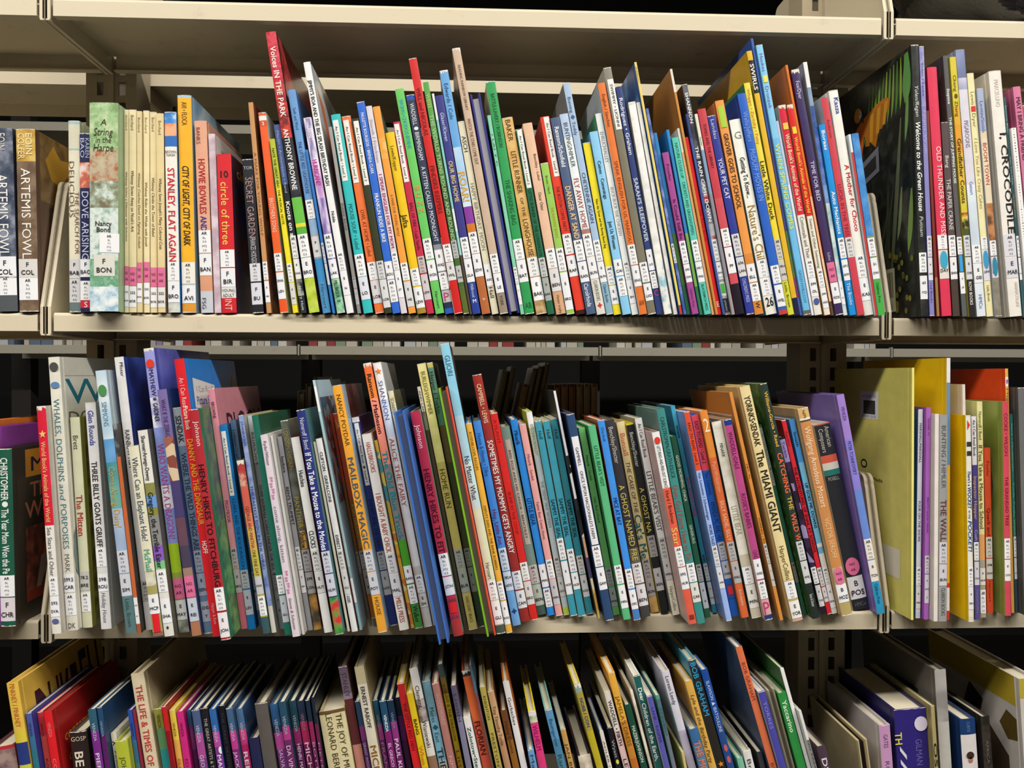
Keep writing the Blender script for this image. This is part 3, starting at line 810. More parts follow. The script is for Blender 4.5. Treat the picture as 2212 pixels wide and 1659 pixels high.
R1 = r'''
-20 278 -8 667 46|a,5a6070,3a4458,8a90a0 640:55585c|290-325 d5d0c0 .4 EOIN;378-555 e8e6e0 .5 ARTEMIS FOWL|C 555 603 F/COL;A 598 640 5.0 9.0|s=3a3e48
35 280 48 667 40|a,c9a24a,b58d3a,d9b968 350:a,7a6450,6a5442,8a745e|290-335 f0e0b0 .36@.2 EOIN;290-345 f0e0b0 .36@-.2 COLFER;365-560 ece8dc .5 ARTEMIS FOWL|C 560 602 F/COL dcd8d2;A 600 650 5.0 9.0|s=5a4030;dep=.17;cov=fowl
148 262 151 675 24|a9c8c4 270:d9d4bc 322:a9c0ba 326:e6dfc4 655:6b7c7c|350-470 7a6a5c .5@-.2 DELICIOUS;415-550 8a6a58 .4@.25 THE SEARCH FOR|C 560 603 F/BAB d4d2d2;A 603 655 5.4 4.0 d4d2d2|s=c8c4ac
172 289 174 671 25|23264f 352:a,d8703a,f0d8d0,8a5a98 407:23264f 650:d8283a 666:23264f|300-342 b8bfe0 .35@-.22 BAO;300-342 b8bfe0 .35@.2 KAREN;415-562 c5cbe8 .6 DOVE ARISING;652-665 f2e8e8 .5h S|C 560 600 F/BAO;A 607 650 6.1 15.0|s=23264f
195 223 197 677 66|f,9ec08a,7ea068,c4d4a8 325:f,b8a88a,b06038,c8b89a 392:f,9aa68e,7a7058,d8e4dc 450:f,e0e8e0,c9d8d4,8fb0a4 560:f,5a9a70,8ab89a,d8e8e0 620:f,c8dce4,8fb4c8,eef2ee|258-272 3b3a1a .2hi A;277-294 3b3a1a .6hi String;296-310 3b3a1a .48hi in the;311-328 3b3a1a .62hi Harpe;478-489 33302a .5hb Nancy;491-502 33302a .42hb Bond|A 505 547 5.2 17.0 - .2 .68;C 551 598 F/BON dedccf .02 .74|s=a8c49a;d=.016
262 238 262 677 16|ecdcae|250-282 8a7a58 .42 Borchard;372-522 54452e .42i Whitney Solves a Dilemma with Solomon|P 575 617;C 617 664 222/BOR|s=e3d29f
278 238 279 677 17|ecdcae|250-282 8a7a58 .42 Borchard;370-502 54452e .42i Whitney Stows Away on Noah's Ark|P 577 619;C 619 665 222/BOR|s=e3d29f
295 241 296 677 13|e2cf9c|255-286 8a7a58 .45 Borchard;375-537 54452e .42i Whitney Coaches David on Fighting Goliath|P 567 612;C 612 655 222/BOR|s=e3d29f
308 240 309 677 15|ecdcae|255-288 9a8a62 .42 Borchard;395-533 54452e .42i Whitney Rides the Whale with Jonah|P 566 611;C 611 658 222/BOR|s=e3d29f
323 243 325 677 15|e8d6a2|255-285 8a7a58 .42 Borchard;385-512 54452e .42i Whitney Climbs the Tower of Babel|P 578 621;C 621 666 222/BOR|s=e3d29f
338 246 341 677 17|e5d09a|262-292 9a8a62 .42 Borchard;387-540 54452e .42i Whitney Sews Joseph's Many Colored Coat|P 578 621;C 621 666 222/BOR e6e2dc|s=d9a878
354 243 363 676 27|a,4a90d8,3a78c0,cfe0ee 268:a,e07a4a,f0b088,5aa0d8 295:2f6fc0 318:f0ebdf 655:a,b9bfb2,8a907c,d8dad0|326-332 55504a .8h BROWN;333-339 55504a .6h NASH;364-566 c8283a .6b STANLEY, FLAT AGAIN|A 566 608 3.3 1.0;C 608 655 F/BRO|s=2f78c8
382 207 394 676 30|a9cbe0 213:f6b52a 570:c8d0d0 657:e09a38|222-272 6a4a1a .4 AVI • FLOCA;360-532 33240f .5bi CITY OF LIGHT, CITY OF DARK|A 567 615 2.7 2.0 f0ece0;C 617 657 F/AVI|s=8fb4cf;dep=.2;cov=sky
420 262 435 676 26|e3a88a 598:dd9f7c 630:c9ccd4|277-312 8a4a3a .35@-.2 BANKS;345-463 b3262e .55b HOWIE BOWLES;468-500 3a3a8a .5b AND;645-668 4a4a55 .35@-.2 FSG|A 498 548 3.0 2.0;C 549 597 F/BAN|s=d8a488
450 290 464 676 14|a,cdb6c0,bda4b0,e0ced6|||s=d9d6d0;dep=.16;cov=kate
468 334 480 676 31|d8262f 622:ecebe6 645:d0242c|370-385 33120f .5hb 10;395-530 f0d060 .55 circle of three;625-632 33302a .8h YOUNG;635-643 33302a .7h ADULT;648-672 f0c0b0 .5 INT|A 540 579 4.8 8.0;C 580 622 F/BIR|s=3a2232;cov=three
524 345 546 678 24|23232a|361-368 b8b8bc .7h TOR;382-412 a98a86 .3@.25 The;385-515 a98a86 .62 SECRET GARDEN;516-575 c8c4c8 .5 FRANCES HODGSON|A 570 610 6.3 13.0 dcdce0;C 612 660 F/BU dcdce4|s=1c1c22
535 222 576 681 11|c9935f|330-510 8a5c34 .5 A MARE FOR YOUNG WOLF|A 566 606 2.6 0.5;C 608 655 E/HE|s=8a4a2c;cov=wolf
558 244 606 682 16|f0612a 252:ecebe0 262:d8552a 275:f0612a 590:ecebe6 648:f0581f|265-272 ffffff .4hb 2;430-503 f8d8c0 .55 BROTHERS SONG|A 548 588 2.8 0.5;C 590 648 SHA/LEV|s=e6ead8
584 301 633 681 14|b9c23a 400:f0e02a|322-486 3f3c0a .5 NATE THE GREAT AND THE MUSICAL NOTE|A 570 611 2.9 0.5;C 612 660 E/SH d8d8d2|s=d8d030
589 270 646 682 19|4a5f96 400:23262c 605:a,8a9084,2c3136,c8ccc4 640:2a3038|285-418 9fb0dd .42 Martin • Archambault • Rand;437-512 f2f2f0 .7b Knots on a;620-672 d8dce0 .4 Henry Holt|A 510 560 2.2 0.5;C 560 605 E/MAR|s=2a3038
569 70 666 682 25|f,c8283a,a01c2a,d85060 180:f,b02430,3a2a30,d04838 255:f,d03a30,5a2a2a,e06040 300:a,2e3036,3a3c44,1e2024 428:6cc04a 484:e8dc3a 492:5aae3c 603:a,b4c838,98b030,c8d860|103-255 f4e6dc .55b Voices IN THE PARK;280-412 f0eee8 .5b ANTHONY BROWNE|A 507 558 2.8 0.5;C 558 603 E/BRO|s=4a2a2e;dep=.2;cov=park
622 195 698 682 19|6c9cd0 476:8fb0d0 508:a9adb0 560:3d8fc8 609:4f93c0|235-282 3f6aa0 .4 Swift and Ward;308-420 2f4a86 .45 THE LITTLE RED LIGHTHOUSE;615-668 2f6090 .4i Harcourt|A 433 475 2.9 0.5;C 512 558 F/W d4d4d2|s=4a78b0;dep=.18
657 324 718 682 8|2f78c8||A 525 570 2.0 0.5 c8ccd4;C 570 617 E/T c8ccd4|s=2a62a8
652 255 727 680 19|p,c8c0d8,8f80b4,ece8f2 345:p,d8a8d0,b890c8,ece0f0 430:p,a890c8,8070a8,d8cce4 604:f,8fc8a0,60a078,b8dcb0|275-300 ece6f4 .5b LAKIN;347-402 c83a9a .6b HURRICANE!;608-645 1f3a2c .5 MILLBROOK;650-656 1f2a20 .4hb M|A 507 560 2.8 0.5;C 562 604 E/LAK|s=8a7ab0
655 135 750 682 15|f0f0ee|175-402 2c2c30 .55b JIMMY'S BOA AND THE BIG SPLASH BIRTHDAY BASH;458-482 3a3a3e .45b Noble|A 546 586 2.7 0.5;C 587 640 E/N|s=c9cbcd;dep=.2;cov=boa
710 275 773 684 8|a09e9c 440:8d8a88|440-500 6a6866 .7 DARE BEAR|A 600 625 2.0 0.5 b0b0b0;C 625 660 E/L b0b0b0|s=7a7876
713 248 786 683 21|35c0c0|443-540 1f6a6c .45 MOUSE SOUP • Lobel|W 262 393 -.42 .18 An I Can Read Book • Level 2;A 551 600 2.4 0.5;C 600 650 E/LO dfe2ea|s=8a5a48
738 252 812 684 19|f0763a|455-555 8a3a10 .45 OWL AT HOME • Lobel|W 262 397 -.42 .2 An I Can Read Book • Level 2;A 568 607 2.7 0.5;C 607 658 E/LOB d8d4d6|s=6a4a3c
759 257 833 685 17|34391f||W 264 402 -.3 .42 An I Can Read Book • Level 2;A 565 605 2.9 0.5 d4d4d4;C 605 667 E/LOB dadada|s=2c3018
768 221 848 684 19|2f6ad0|246-378 dfe8f8 .4b PAULETTE BOURGEOIS • BRENDA CLARK;420-525 f2f6ff .5b FRANKLIN RIDES A BIKE|C 566 606 E/BOU;A 606 655 2.5 0.5|s=2a5ab8
790 230 866 683 14|ded5dc|260-352 a8a4b8 .5 Stanek / Friedman;378-537 b03a66 .55b I SPEAK ENGLISH FOR MY MOM|A 546 585 2.8 0.5;C 586 645 E/ST|s=c9c0c8
804 231 884 685 16|f2a040 300:a,f0a040,e8b860,f4c070 345:f2a040|422-512 a8682a .4 A MARE FOR YOUNG WOLF|A 569 608 2.6 0.5;C 610 665 E/HE d8d8da|s=6a8a7a;cov=wolf2
832 287 901 676 20|f2c61a 668:a8882a|318-372 6a5410 .42 Lewin/Kopper;465-494 4a3c10 .6b Jafta|A 582 620 2.6 0.5;C 622 668 E/LEW|s=c8a018
848 264 923 684 16|c82a4a|440-542 6a1222 .5 BALL OF FIRE • Leah Sando|W 270 395 -.42 .3 An I Can Read Book   Level 3;A 555 592 2.9 0.5 c8b8b8;C 594 650 E/LEW d0c8ca|s=8a1a2e
852 193 942 685 19|6cc862|217-323 3ab0b8 .45b WONG•CHODOS-IRVINE;405-462 e88a4a .6b B U Z Z;632-668 2a5a28 .35 Harcourt|A 517 562 2.7 0.5;C 564 609 E/WON|s=4a9a48
877 206 963 686 19|2a52a8 219:343b52 530:8a9098 630:c0bcb8 655:23304a 668:2a5ab0|226-348 dfe2ea .5 WADDELL ● BIRMINGHAM;362-524 dfe4ee .5 A KITTEN CALLED MOONLIGHT;633-652 c03a7a .6h P|C 541 588 E/WAD;A 590 628 2.7 0.5|s=2a3044
881 127 984 686 19|d3221f|192-294 7a1410 .5b WILL and NICOLAS;360-463 7a1410 .55b FINDERS KEEPERS|A 529 568 2.8 0.5;C 568 608 E/WIL dcdcda|s=a81c1a
911 177 1003 684 16|5aa14a 300:4a8238 400:3f6a2d 620:5a6b2b|205-235 c9d67a .6 WEISS;250-520 a9c79a .65b THE WORLD TURNS ROUND AND ROUND|A 520 560 2.0 0.5 b8bab8;C 575 612 E/WEI b8bab8|s=3a5a2a
933 203 1012 683 6|e8f0ee 260:8fd0d0 452:f4f6f4 500:a8e0dc 552:5a4a3a|||s=cfe0e0
939 207 1019 683 20|3a3a86 612:27409a|246-307 c6d4f2 .5i Glaser/Kleven;350-438 d9c57a .55b OUR BIG HOME;615-645 c8d0e8 .4i Millbrook;648-656 e8ecf4 .6hb M|A 514 560 2.6 0.5;C 560 612 E/GLA|s=2f3070
947 153 1041 684 21|6aa9e0 320:c,cfe2f0,a8ccec,eaf4fa 448:8a3aa0 485:d07a2c 600:b96a3a|183-260 2a4f80 .5 Edwards / Cole;373-437 d9a648 .8b ROAR!;645-652 f4ecdc .7hb =|A 503 550 2.6 0.5;C 550 600 E/EDW|s=6a7a98
987 263 1063 686 17|e3dcc0|296-330 3a3630 .6 ASCH;398-542 8f897c .55 HAPPY BIRTHDAY, MOON;622-645 3a3630 .6 Hall|C 572 620 E/ASC|s=cfc8ac
974 105 1080 687 19|cdb39a 635:9a8a78|143-240 7a5c48 .35 READING RAINBOW LIBRARY;258-357 7a5c48 .42 WATCH THE STARS COME OUT;640-662 5a4c40 .4 YORK|A 550 592 2.6 0.5;C 592 635 E/LE|s=a08a74
1013 203 1102 687 25|34338a|||rev=c9c7cc;s=34338a
1052 250 1124 685 10|86cfae|290-360 2a5a48 .5 / LAI T C|A 578 615 2.0 0.5;C 615 660 E/L|s=5aa888
1047 177 1133 686 22|2f9e55|205-320 1f5a34 .42 BATTLE-LAVERT / ROBINSON;390-487 1f5a34 .5 THE SHAKING BAG;655-668 1f5a34 .6h AB|A 518 563 2.6 0.5;C 563 612 E/BAT|s=d8d8a8
1083 255 1160 684 24|a,dcb26a,e4bc78,d0a458 550:c8a468 652:a,c9a878,a88858,d8bc90|262-308 5a3b22 .5 BAKER;330-420 5a3b22 .5 LITTLE RUNNER;430-470 5a3b22 .3 OF THE;476-556 5a3b22 .5 LONGHOUSE|A 558 600 2.7 0.5;C 601 652 E/BAK f6f6f6|s=c89a58
1113 280 1183 685 15|1f6a48|412-556 123f2a .5 LITTLE RUNNER OF THE LONGHOUSE|W 283 408 -.35 .4 An I Can Read Book • Level 2;A 558 600 2.7 0.5 c8cac8;C 601 652 E/BAK a8aca8|s=1a5a3c
1128 267 1203 687 21|e9bf9f 632:d9a87f|336-392 6a4a3a .3@.2 Benchley - Lobel;418-457 5a4034 .35 Oscar Otter;640-680 8a6048 .3 Harper trophy|A 539 582 2.6 0.5;C 583 632 E/BEN dedcdc|s=d8a888
1167 353 1225 686 17|9ccb58|382-420 5a6b2a .35 Brown / Hurd;450-516 c8a83a .4 THE RUNAWAY BUNNY|A 538 588 2.7 0.5;C 590 672 E/BRO|s=5a5ab8
1166 253 1245 680 20|e8402a 672:301410|405-502 7a1f12 .42 THE BOSTON COFFEE PARTY|W 256 384 -.15 .46 An I Can Read Book   Level 3;A 507 552 2.7 0.5;C 554 600 E/RAP|s=a82a20
1188 255 1268 685 20|4d5f80|277-363 e8ecf2 .5b Ransom/Schofield;405-518 eec48a .6b DANGER AT SAND;615-665 d8e0ea .5b Carolrhoda|A 520 566 2.8 0.5;C 567 612 E/RAN|s=3a4a66
1208 247 1290 683 20|b9cde6 300:e6efee 497:b07a72 507:e2ded0|268-363 4a5460 .5 BUNTING/HIMLER;388-495 b0343a .6 FLY AWAY HOME;608-652 7a7a78 .45 CLARION BOOKS;655-668 c83a3a .5h ✦|A 507 556 2.7 0.5;C 558 605 E/BUN|s=b8c8d8
1214 180 1310 686 16|a9c2dd 612:8fb5c9|212-294 4a5f86 .5 Bunting ◆ Toddy;375-483 2f4560 .55 CHEYENNE AGAIN;616-655 3a5f80 .45 Clarion Books|A 520 566 3.0 0.5;C 567 612 E/BUN|s=8a8c90;dep=.2
1259 309 1326 686 17|f3df2a|432-538 5a5010 .32b Nate the Great and the Boring Beach Bag|A 577 618 2.7 0.5;C 619 660 E/SH|s=1f78b0
1271 285 1346 687 19|8ecbee|350-432 2a3f50 .42b Caines · Cummings;480-540 22384a .45b Just Us Women|C 562 598 E/CAI;A 600 642 2.7 0.5|s=6aa8d0
1285 246 1366 685 14|eef0ee|287-353 9aa0a8 .55 EHRLICH/ALLEY;406-510 a7a9ad .5 BUCK-BUCK THE CHICKEN|A 566 606 2.9 0.5;C 608 658 E/EH|s=5aa878
1290 180 1383 686 17|e67a35|206-276 7a3212 .42 English / Sánchez;350-526 8a3c16 .45 SPEAK ENGLISH FOR US, MARISOL!;650-662 7a3212 .6h AW|A 530 574 2.6 0.5;C 575 621 E/ENG|s=c8d0d4
1302 147 1401 686 18|8c8878 270:7c7763|||s=a8a69c;dep=.2;W 174 282 -.3 .5 SWIMMY • LIONNI;A 568 612 2.9 0.5;C 614 652 E/LIO
1329 188 1419 684 14|2f3f78|214-336 d9e0ee .6b Rodriguez • Graham;386-524 c8d0de .65b SARAH'S SLEEPOVER;628-641 c83a6a .6h C|C 540 586 E/LO;A 587 625 2.6 0.5|s=28366a
1357 221 1436 688 17|a,eceae4,dcdcd6,f6f4ee 550:a,e6e6e0,8fc0d0,f4f4ee|||s=b4b8be;dep=.17;cov=worn
1376 222 1455 688 13|a,f0eee6,e0ded6,f8f6f0||| s=d8d4c8
1367 135 1468 684 8|e9d06a 300:e6d46a 660:c83a34|145-180 7a6a3a .5 Addison||s=2f62a8;dep=.18;cov=bluepic
1389 235 1476 684 9|a,5a6fb0,8a94c8,3a5a9a||A 527 570 2.0 0.5 d4d6dc|s=46609c
1411 288 1485 682 10|2f86c0 430:2f6fb0 505:4a7a38 617:2a6a4c|||s=2f78b0
1427 330 1494 687 16|a64a92|357-393 4a1a42 .45 Fowler;433-519 4a1a42 .5b It Could Still Be;625-665 6a2a60 .35 Childrens Press|A 522 572 3.5 0.5;C 572 612 595/FOW|s=8a3a78
1440 281 1511 680 8|2f86c8 505:7fb04f 620:2f7a45|||s=2f86c0;dep=.15
1449 298 1521 687 18|5cc9b4|311-387 2a6a60 .45 NATURE CLOSE-UP;395-509 2a6a60 .45 CRICKETS AND GRASSHOPPERS;616-672 1f5a50 .4 BLACKBIRCH PRESS|A 520 566 8.1 1.0;C 567 612 595.7/PAS|s=48a898
1464 278 1541 684 5|ece6da 330:f0b080|||s=d8d4c8
1471 297 1547 681 16|e8222c|455-522 9a1218 .5 My First Book;652-664 f4d8d8 .6h E|| s=c01c24
1449 150 1553 684 7|e8dfd0 200:c98a3a|||s=c07a2a;dep=.2
1479 247 1557 684 5|2a3f78 300:3a5aa0|||s=1a2550
1469 183 1562 686 17|a,4a4a50,3a3a40,6a6a70 395:a,9a9a9e,8a8a90,b0b0b4 418:c04048 436:9a9a9e 440:2c2c30 452:a,9a9a9e,86868c,b8b8bc 485:a,c8c4c4,a04a48,b0b0b4 600:e8e8e4 646:2c2c30 676:a,6a6a6c,c03a40,8a8a8c|202-268 f4f4f4 .6b SHANNON;318-480 f4f4f4 .65b THE RAIN CAME DOWN;602-610 4a4a4a .9h Accelerated;638-645 4a4a4a .8h Ed Level;651-674 a8a8ac .4 plastic|A 518 566 3.2 0.5;C 567 600 E/SHA;B 614 634 3fb83a|s=2c2c32
1500 247 1579 684 10|e6dfc8 325:7fa0c0 420:8a8c96 600:9a9a9e|297-316 6a6458 .5 Sander||s=8a8c96
1502 236 1590 684 20|c8404c 430:d0505a 615:1a1420|270-366 6a1520 .4 TOMAS AND THE LIBRARY|A 495 535 2.2 0.5;C 536 593 E/PF|s=8a2a34
1527 251 1613 678 18|2e3a96|261-302 c9ccd8 .45 Landau;345-432 f4f6fa .6 YOUR PET CAT;604-655 b8c4ea .45 CHILDREN'S PRESS|A 507 556 4.2 0.5 d8d8d8;C 557 600 636/LAN d8d8d8|s=262f7c
1543 218 1630 686 20|eb9a48 550:d88a3c|291-453 3a2410 .55b GROVER GOES TO SCHOOL;654-668 3a2410 .5 W|B 233 278 a9cf3a;C 572 612 E/ELL;A 613 653 2.1 0.5|s=d07a48;dep=.18
1574 259 1655 684 24|f2f2e6 545:eceadc|287-303 8a8a80 .55h G;343-430 2c2a26 .45b Getting To Know...;447-563 a07a30 .75 Nature's Chil;644-664 1c1c1c .6hb 26|A 563 602 5.1 0.5;A 604 641 5.2 0.5|s=6aa8b4
1592 203 1683 682 19|2a62c4 665:3a62ac 672:c84040 679:3a62ac|244-308 7fa3ea .55 Wells/Jeffers;325-436 6f97e6 .65b McDUFF MOVES IN|A 575 615 2.3 0.5;C 617 665 E/WEL|s=1f4a9c;dep=.17
1605 180 1702 682 14|e9d84a 420:f0d838 608:d8d83a|194-313 d88a3a .5 Whippo • Zaritzky • Paley;350-477 3a2c10 .7b Little White Duck;612-665 4a4a10 .45 Little, Brown|A 517 562 3.0 0.5 d0ccc4;C 563 608 782.4/WRI ccc8c0|s=3f8a58;dep=.18
1612 111 1717 682 12|e3b528 132:1c1a16 203:e3b528 645:1a1c40|140-196 e8e4d8 .8b SWIRLS||s=e0b228;dep=.22;cov=yelbox
1625 84 1729 686 5|3a5fae 300:4a4a86 500:5a7a48 600:8a3a78 645:4a68b4|||s=3a5fae;dep=.22
1628 98 1735 685 19|86c8ea 300:6fbce8 672:6a665a|118-156 6f74c0 .55 Henkes;188-236 6f74c0 .55 Dronzek;312-497 d8de6a .7b WHEN SPRING COMES;585-656 4a8ab0 .45 GREENWILLOW|B 165 180 e8e060|s=6ab0d8;dep=.2
1674 262 1754 684 5|c9c9e2 400:e8e8f0|||s=d8d8e8
1681 228 1759 683 18|d8203c 466:eae6da|292-457 f0d8a8 .55b World Book's Animals of the World;470-560 6a6a62 .5 Cottontails and Their|B 268 282 e8c84a;A 563 602 4.4 1.0;C 603 643 599/OL;O 646 660 4a5a9a|s=c8c4b4
1700 227 1778 682 18|dc1e22 468:e9e4d4|298-461 f4c838 .55b World Book's Animals of the World;474-580 6a6a62 .45 Swans and Other Swimming|B 276 291 f0d030;A 584 622 4.3 1.0;C 623 668 599/HOR|s=a87a3a
1691 141 1796 683 7|e07a20 425:f4b888 560:f2d9a8 652:5a5448|||s=d06a1a;dep=.17
1708 151 1804 682 18|3d2d5e 600:3a2c58|178-216 d9d2e6 .5 Fox/Dyer;350-436 d9d2e6 .5 TIME FOR BED;547-566 b8b0cc .4 Gulliver|P 568 612;C 612 658 E/FOX|s=6a2a3c
1735 135 1822 684 11|e9e9e6 190:c,8fa5bc,b0c0d0,7088a8 230:a,4a68b0,3a5498,6a88c8 400:c,4a78c8,88a8d8,3a60a8 440:a,b8cfd0,98b8c0,d8e4e0|330-400 8aa0d8 .4 THE SNOWY TREE|C 608 660 E/H|s=9aa4ae
1766 270 1834 684 17|1a8fdc|284-326 f4f8fc .55b Boraas;415-507 f4f8fc .6b Auto Mechanics;613-660 d8ecf8 .55 The Books|A 515 560 2.7 0.5;C 562 608 629.2/BOR|s=1478b8
1770 212 1852 681 17|d04450|260-300 a02a38 .4 Anderson;400-512 9a2434 .55 LUCIA IN THE TREE|A 514 558 2.0 0.5 dcdad8|s=b4bcc4
1787 196 1869 684 24|f0ece2 640:e2dfd6|214-249 2f4aa8 .5b@.15 Kasza;358-502 c82a34 .5b@.15 A Mother for Choco|A 553 602 2.2 0.5;C 604 652 E/KAS|s=e2ddd2
1833 291 1890 684 4|dfe8ea 330:c83a3a|||s=d0d8da
1838 289 1894 682 17|a,4a8fd0,3f80c0,5a9cd8 512:a,7a9a58,6a8a4a,8aaa68 606:4ab04a|612-655 1f5a24 .4 Childrens Press|A 515 556 2.0 0.5;C 558 605 51/OW|s=3a70a8
1968 98 1989 683 17|a,2a2c2a,22242a,3a3c36|187-253 d8dcd4 .5i Yolen/Regan;265-457 f2f2ec .65bi Welcome to the Green House;468-512 c8ccc4 .5i Putnam|A 546 590 2.8 0.5;C 596 648 63/YO|s=26281f;dep=.19;cov=parrot
1985 101 2008 681 12|a,a8a4cc,8a86c0,b8b4d8 230:8a86c0|135-208 5a5890 .45 Yolen / Laura;240-335 b8b4dc .5 Night Walk;612-655 4a4880 .4 red Books|A 510 556 2.0 0.5 dedee2;C 557 607 E/JOE dedee2|s=5a58a0
2000 240 2022 681 9|7a3428 600:9a7a4a|||s=8a2a20
1999 146 2033 682 23|e03a58|318-510 f4e0d8 .5@.15 OLD THUNDER AND MISS|A 508 540 2.0 0.5;C 541 604 E/DAY e4ded4;O 543 582 3aa8c8|s=b82a44
2035 265 2057 682 18|5a4a4a 605:4e4038|338-364 e0dcd8 .5 Bang;388-498 dcd8d4 .62 THE PAPER CRANE|A 509 555 3.4 0.5;C 556 605 E/BAN|s=4a3c3c
2033 121 2076 682 15|5c5a58 600:5a605f|193-226 ecebe8 .55b Steptoe;254-397 ecebe8 .5b THE STORY OF JUMPING MOUSE|A 512 551 3.0 0.5;B 552 588 3aa0e0;C 589 636 F/ST|s=4a4240;dep=.17
2049 124 2092 681 15|d9c83a 230:e0b030 270:e8a030 330:e0b838 400:dcc840 460:a,e0d060,3a3420,a84830 495:4a5a2a 606:2a2626|164-253 5a4a1a .5 Cheng ● Zhang;300-440 4a3014 .65b Grandfather Counts;610-660 dcd8d0 .5b ROW BOOKS|A 509 555 3.0 0.5 d8d8de;C 556 605 E/CHE d8d8de|s=a89a2a
2064 108 2110 684 20|c,7f88ae,98a2c4,6a7498 170:c,b9b7cf,98a0bc,dcdce8 195:dcd8e2 400:c,dce6ec,e8ecf2,c8d4e0|262-320 8a7f98 .5 PIGAROONS;394-422 6a7fae .4 Geisert;638-668 6a6a98 .4 HMCo|A 530 570 2.9 0.5 f2f2f0;C 572 613 E/GEI|s=98a0b8
2088 159 2131 681 17|efe6b0|200-228 9a8a5a .5 Lewis;246-276 9a8a5a .5 Dyer;300-452 b8986a .5i I Love You Like Crazy Cakes;618-652 7a7040 .4 Little, Brown|B 231 242 d83030;A 513 540 2.0 0.5;C 541 608 E/LEW dcdce2;O 542 582 3a98c8|s=d8cf9a
2107 192 2148 683 16|a9b4d0 285:e0d0b0 300:e8d8b8 440:a,b87848,c89060,6a4a3a 602:a,8f8878,a09a8a,7a7466|220-287 6a7aa8 .5 Levitin/Smith;310-400 c83a34 .6 BOOM TOWN|A 520 554 2.0 0.5;C 555 602 E/LEV dcdce0;O 556 598 2a88a8|s=9aa0b0
2136 154 2180 685 29|f0eae0|175-233 cfc6ba .35 MARCELLINO;290-507 1f1c1c .55b@.2 I, CROCODILE;612-665 c8beb2 .3@.2 HARPERCOLLINS|A 508 556 2.7 0.5 dedce2;C 557 603 E/MAR dedce2|s=e2d8c4;dep=.16;cov=diamond
2165 211 2209 684 11|35585c 590:35606a|230-290 a8c0c0 .5 Donna Bear;340-400 a8c0c0 .5 Can You Hide;420-470 b89a6a .6 The Hidden House|A 510 556 2.6 0.5;C 557 606 E/BUD|s=2a4a4e
2181 277 2219 684 18|d,f0eeea,3a3a40,d0ccc8|||s=e8e4de
2182 188 2237 684 20|d87a9c|212-348 4a2638 .55b MAY I BRING A FRIEND||s=b85a7c
2207 228 2258 684 16|c05a48|||s=8a3a2c
'''  # the very thin white-teal spine is plastic jacket shine modelled as a book
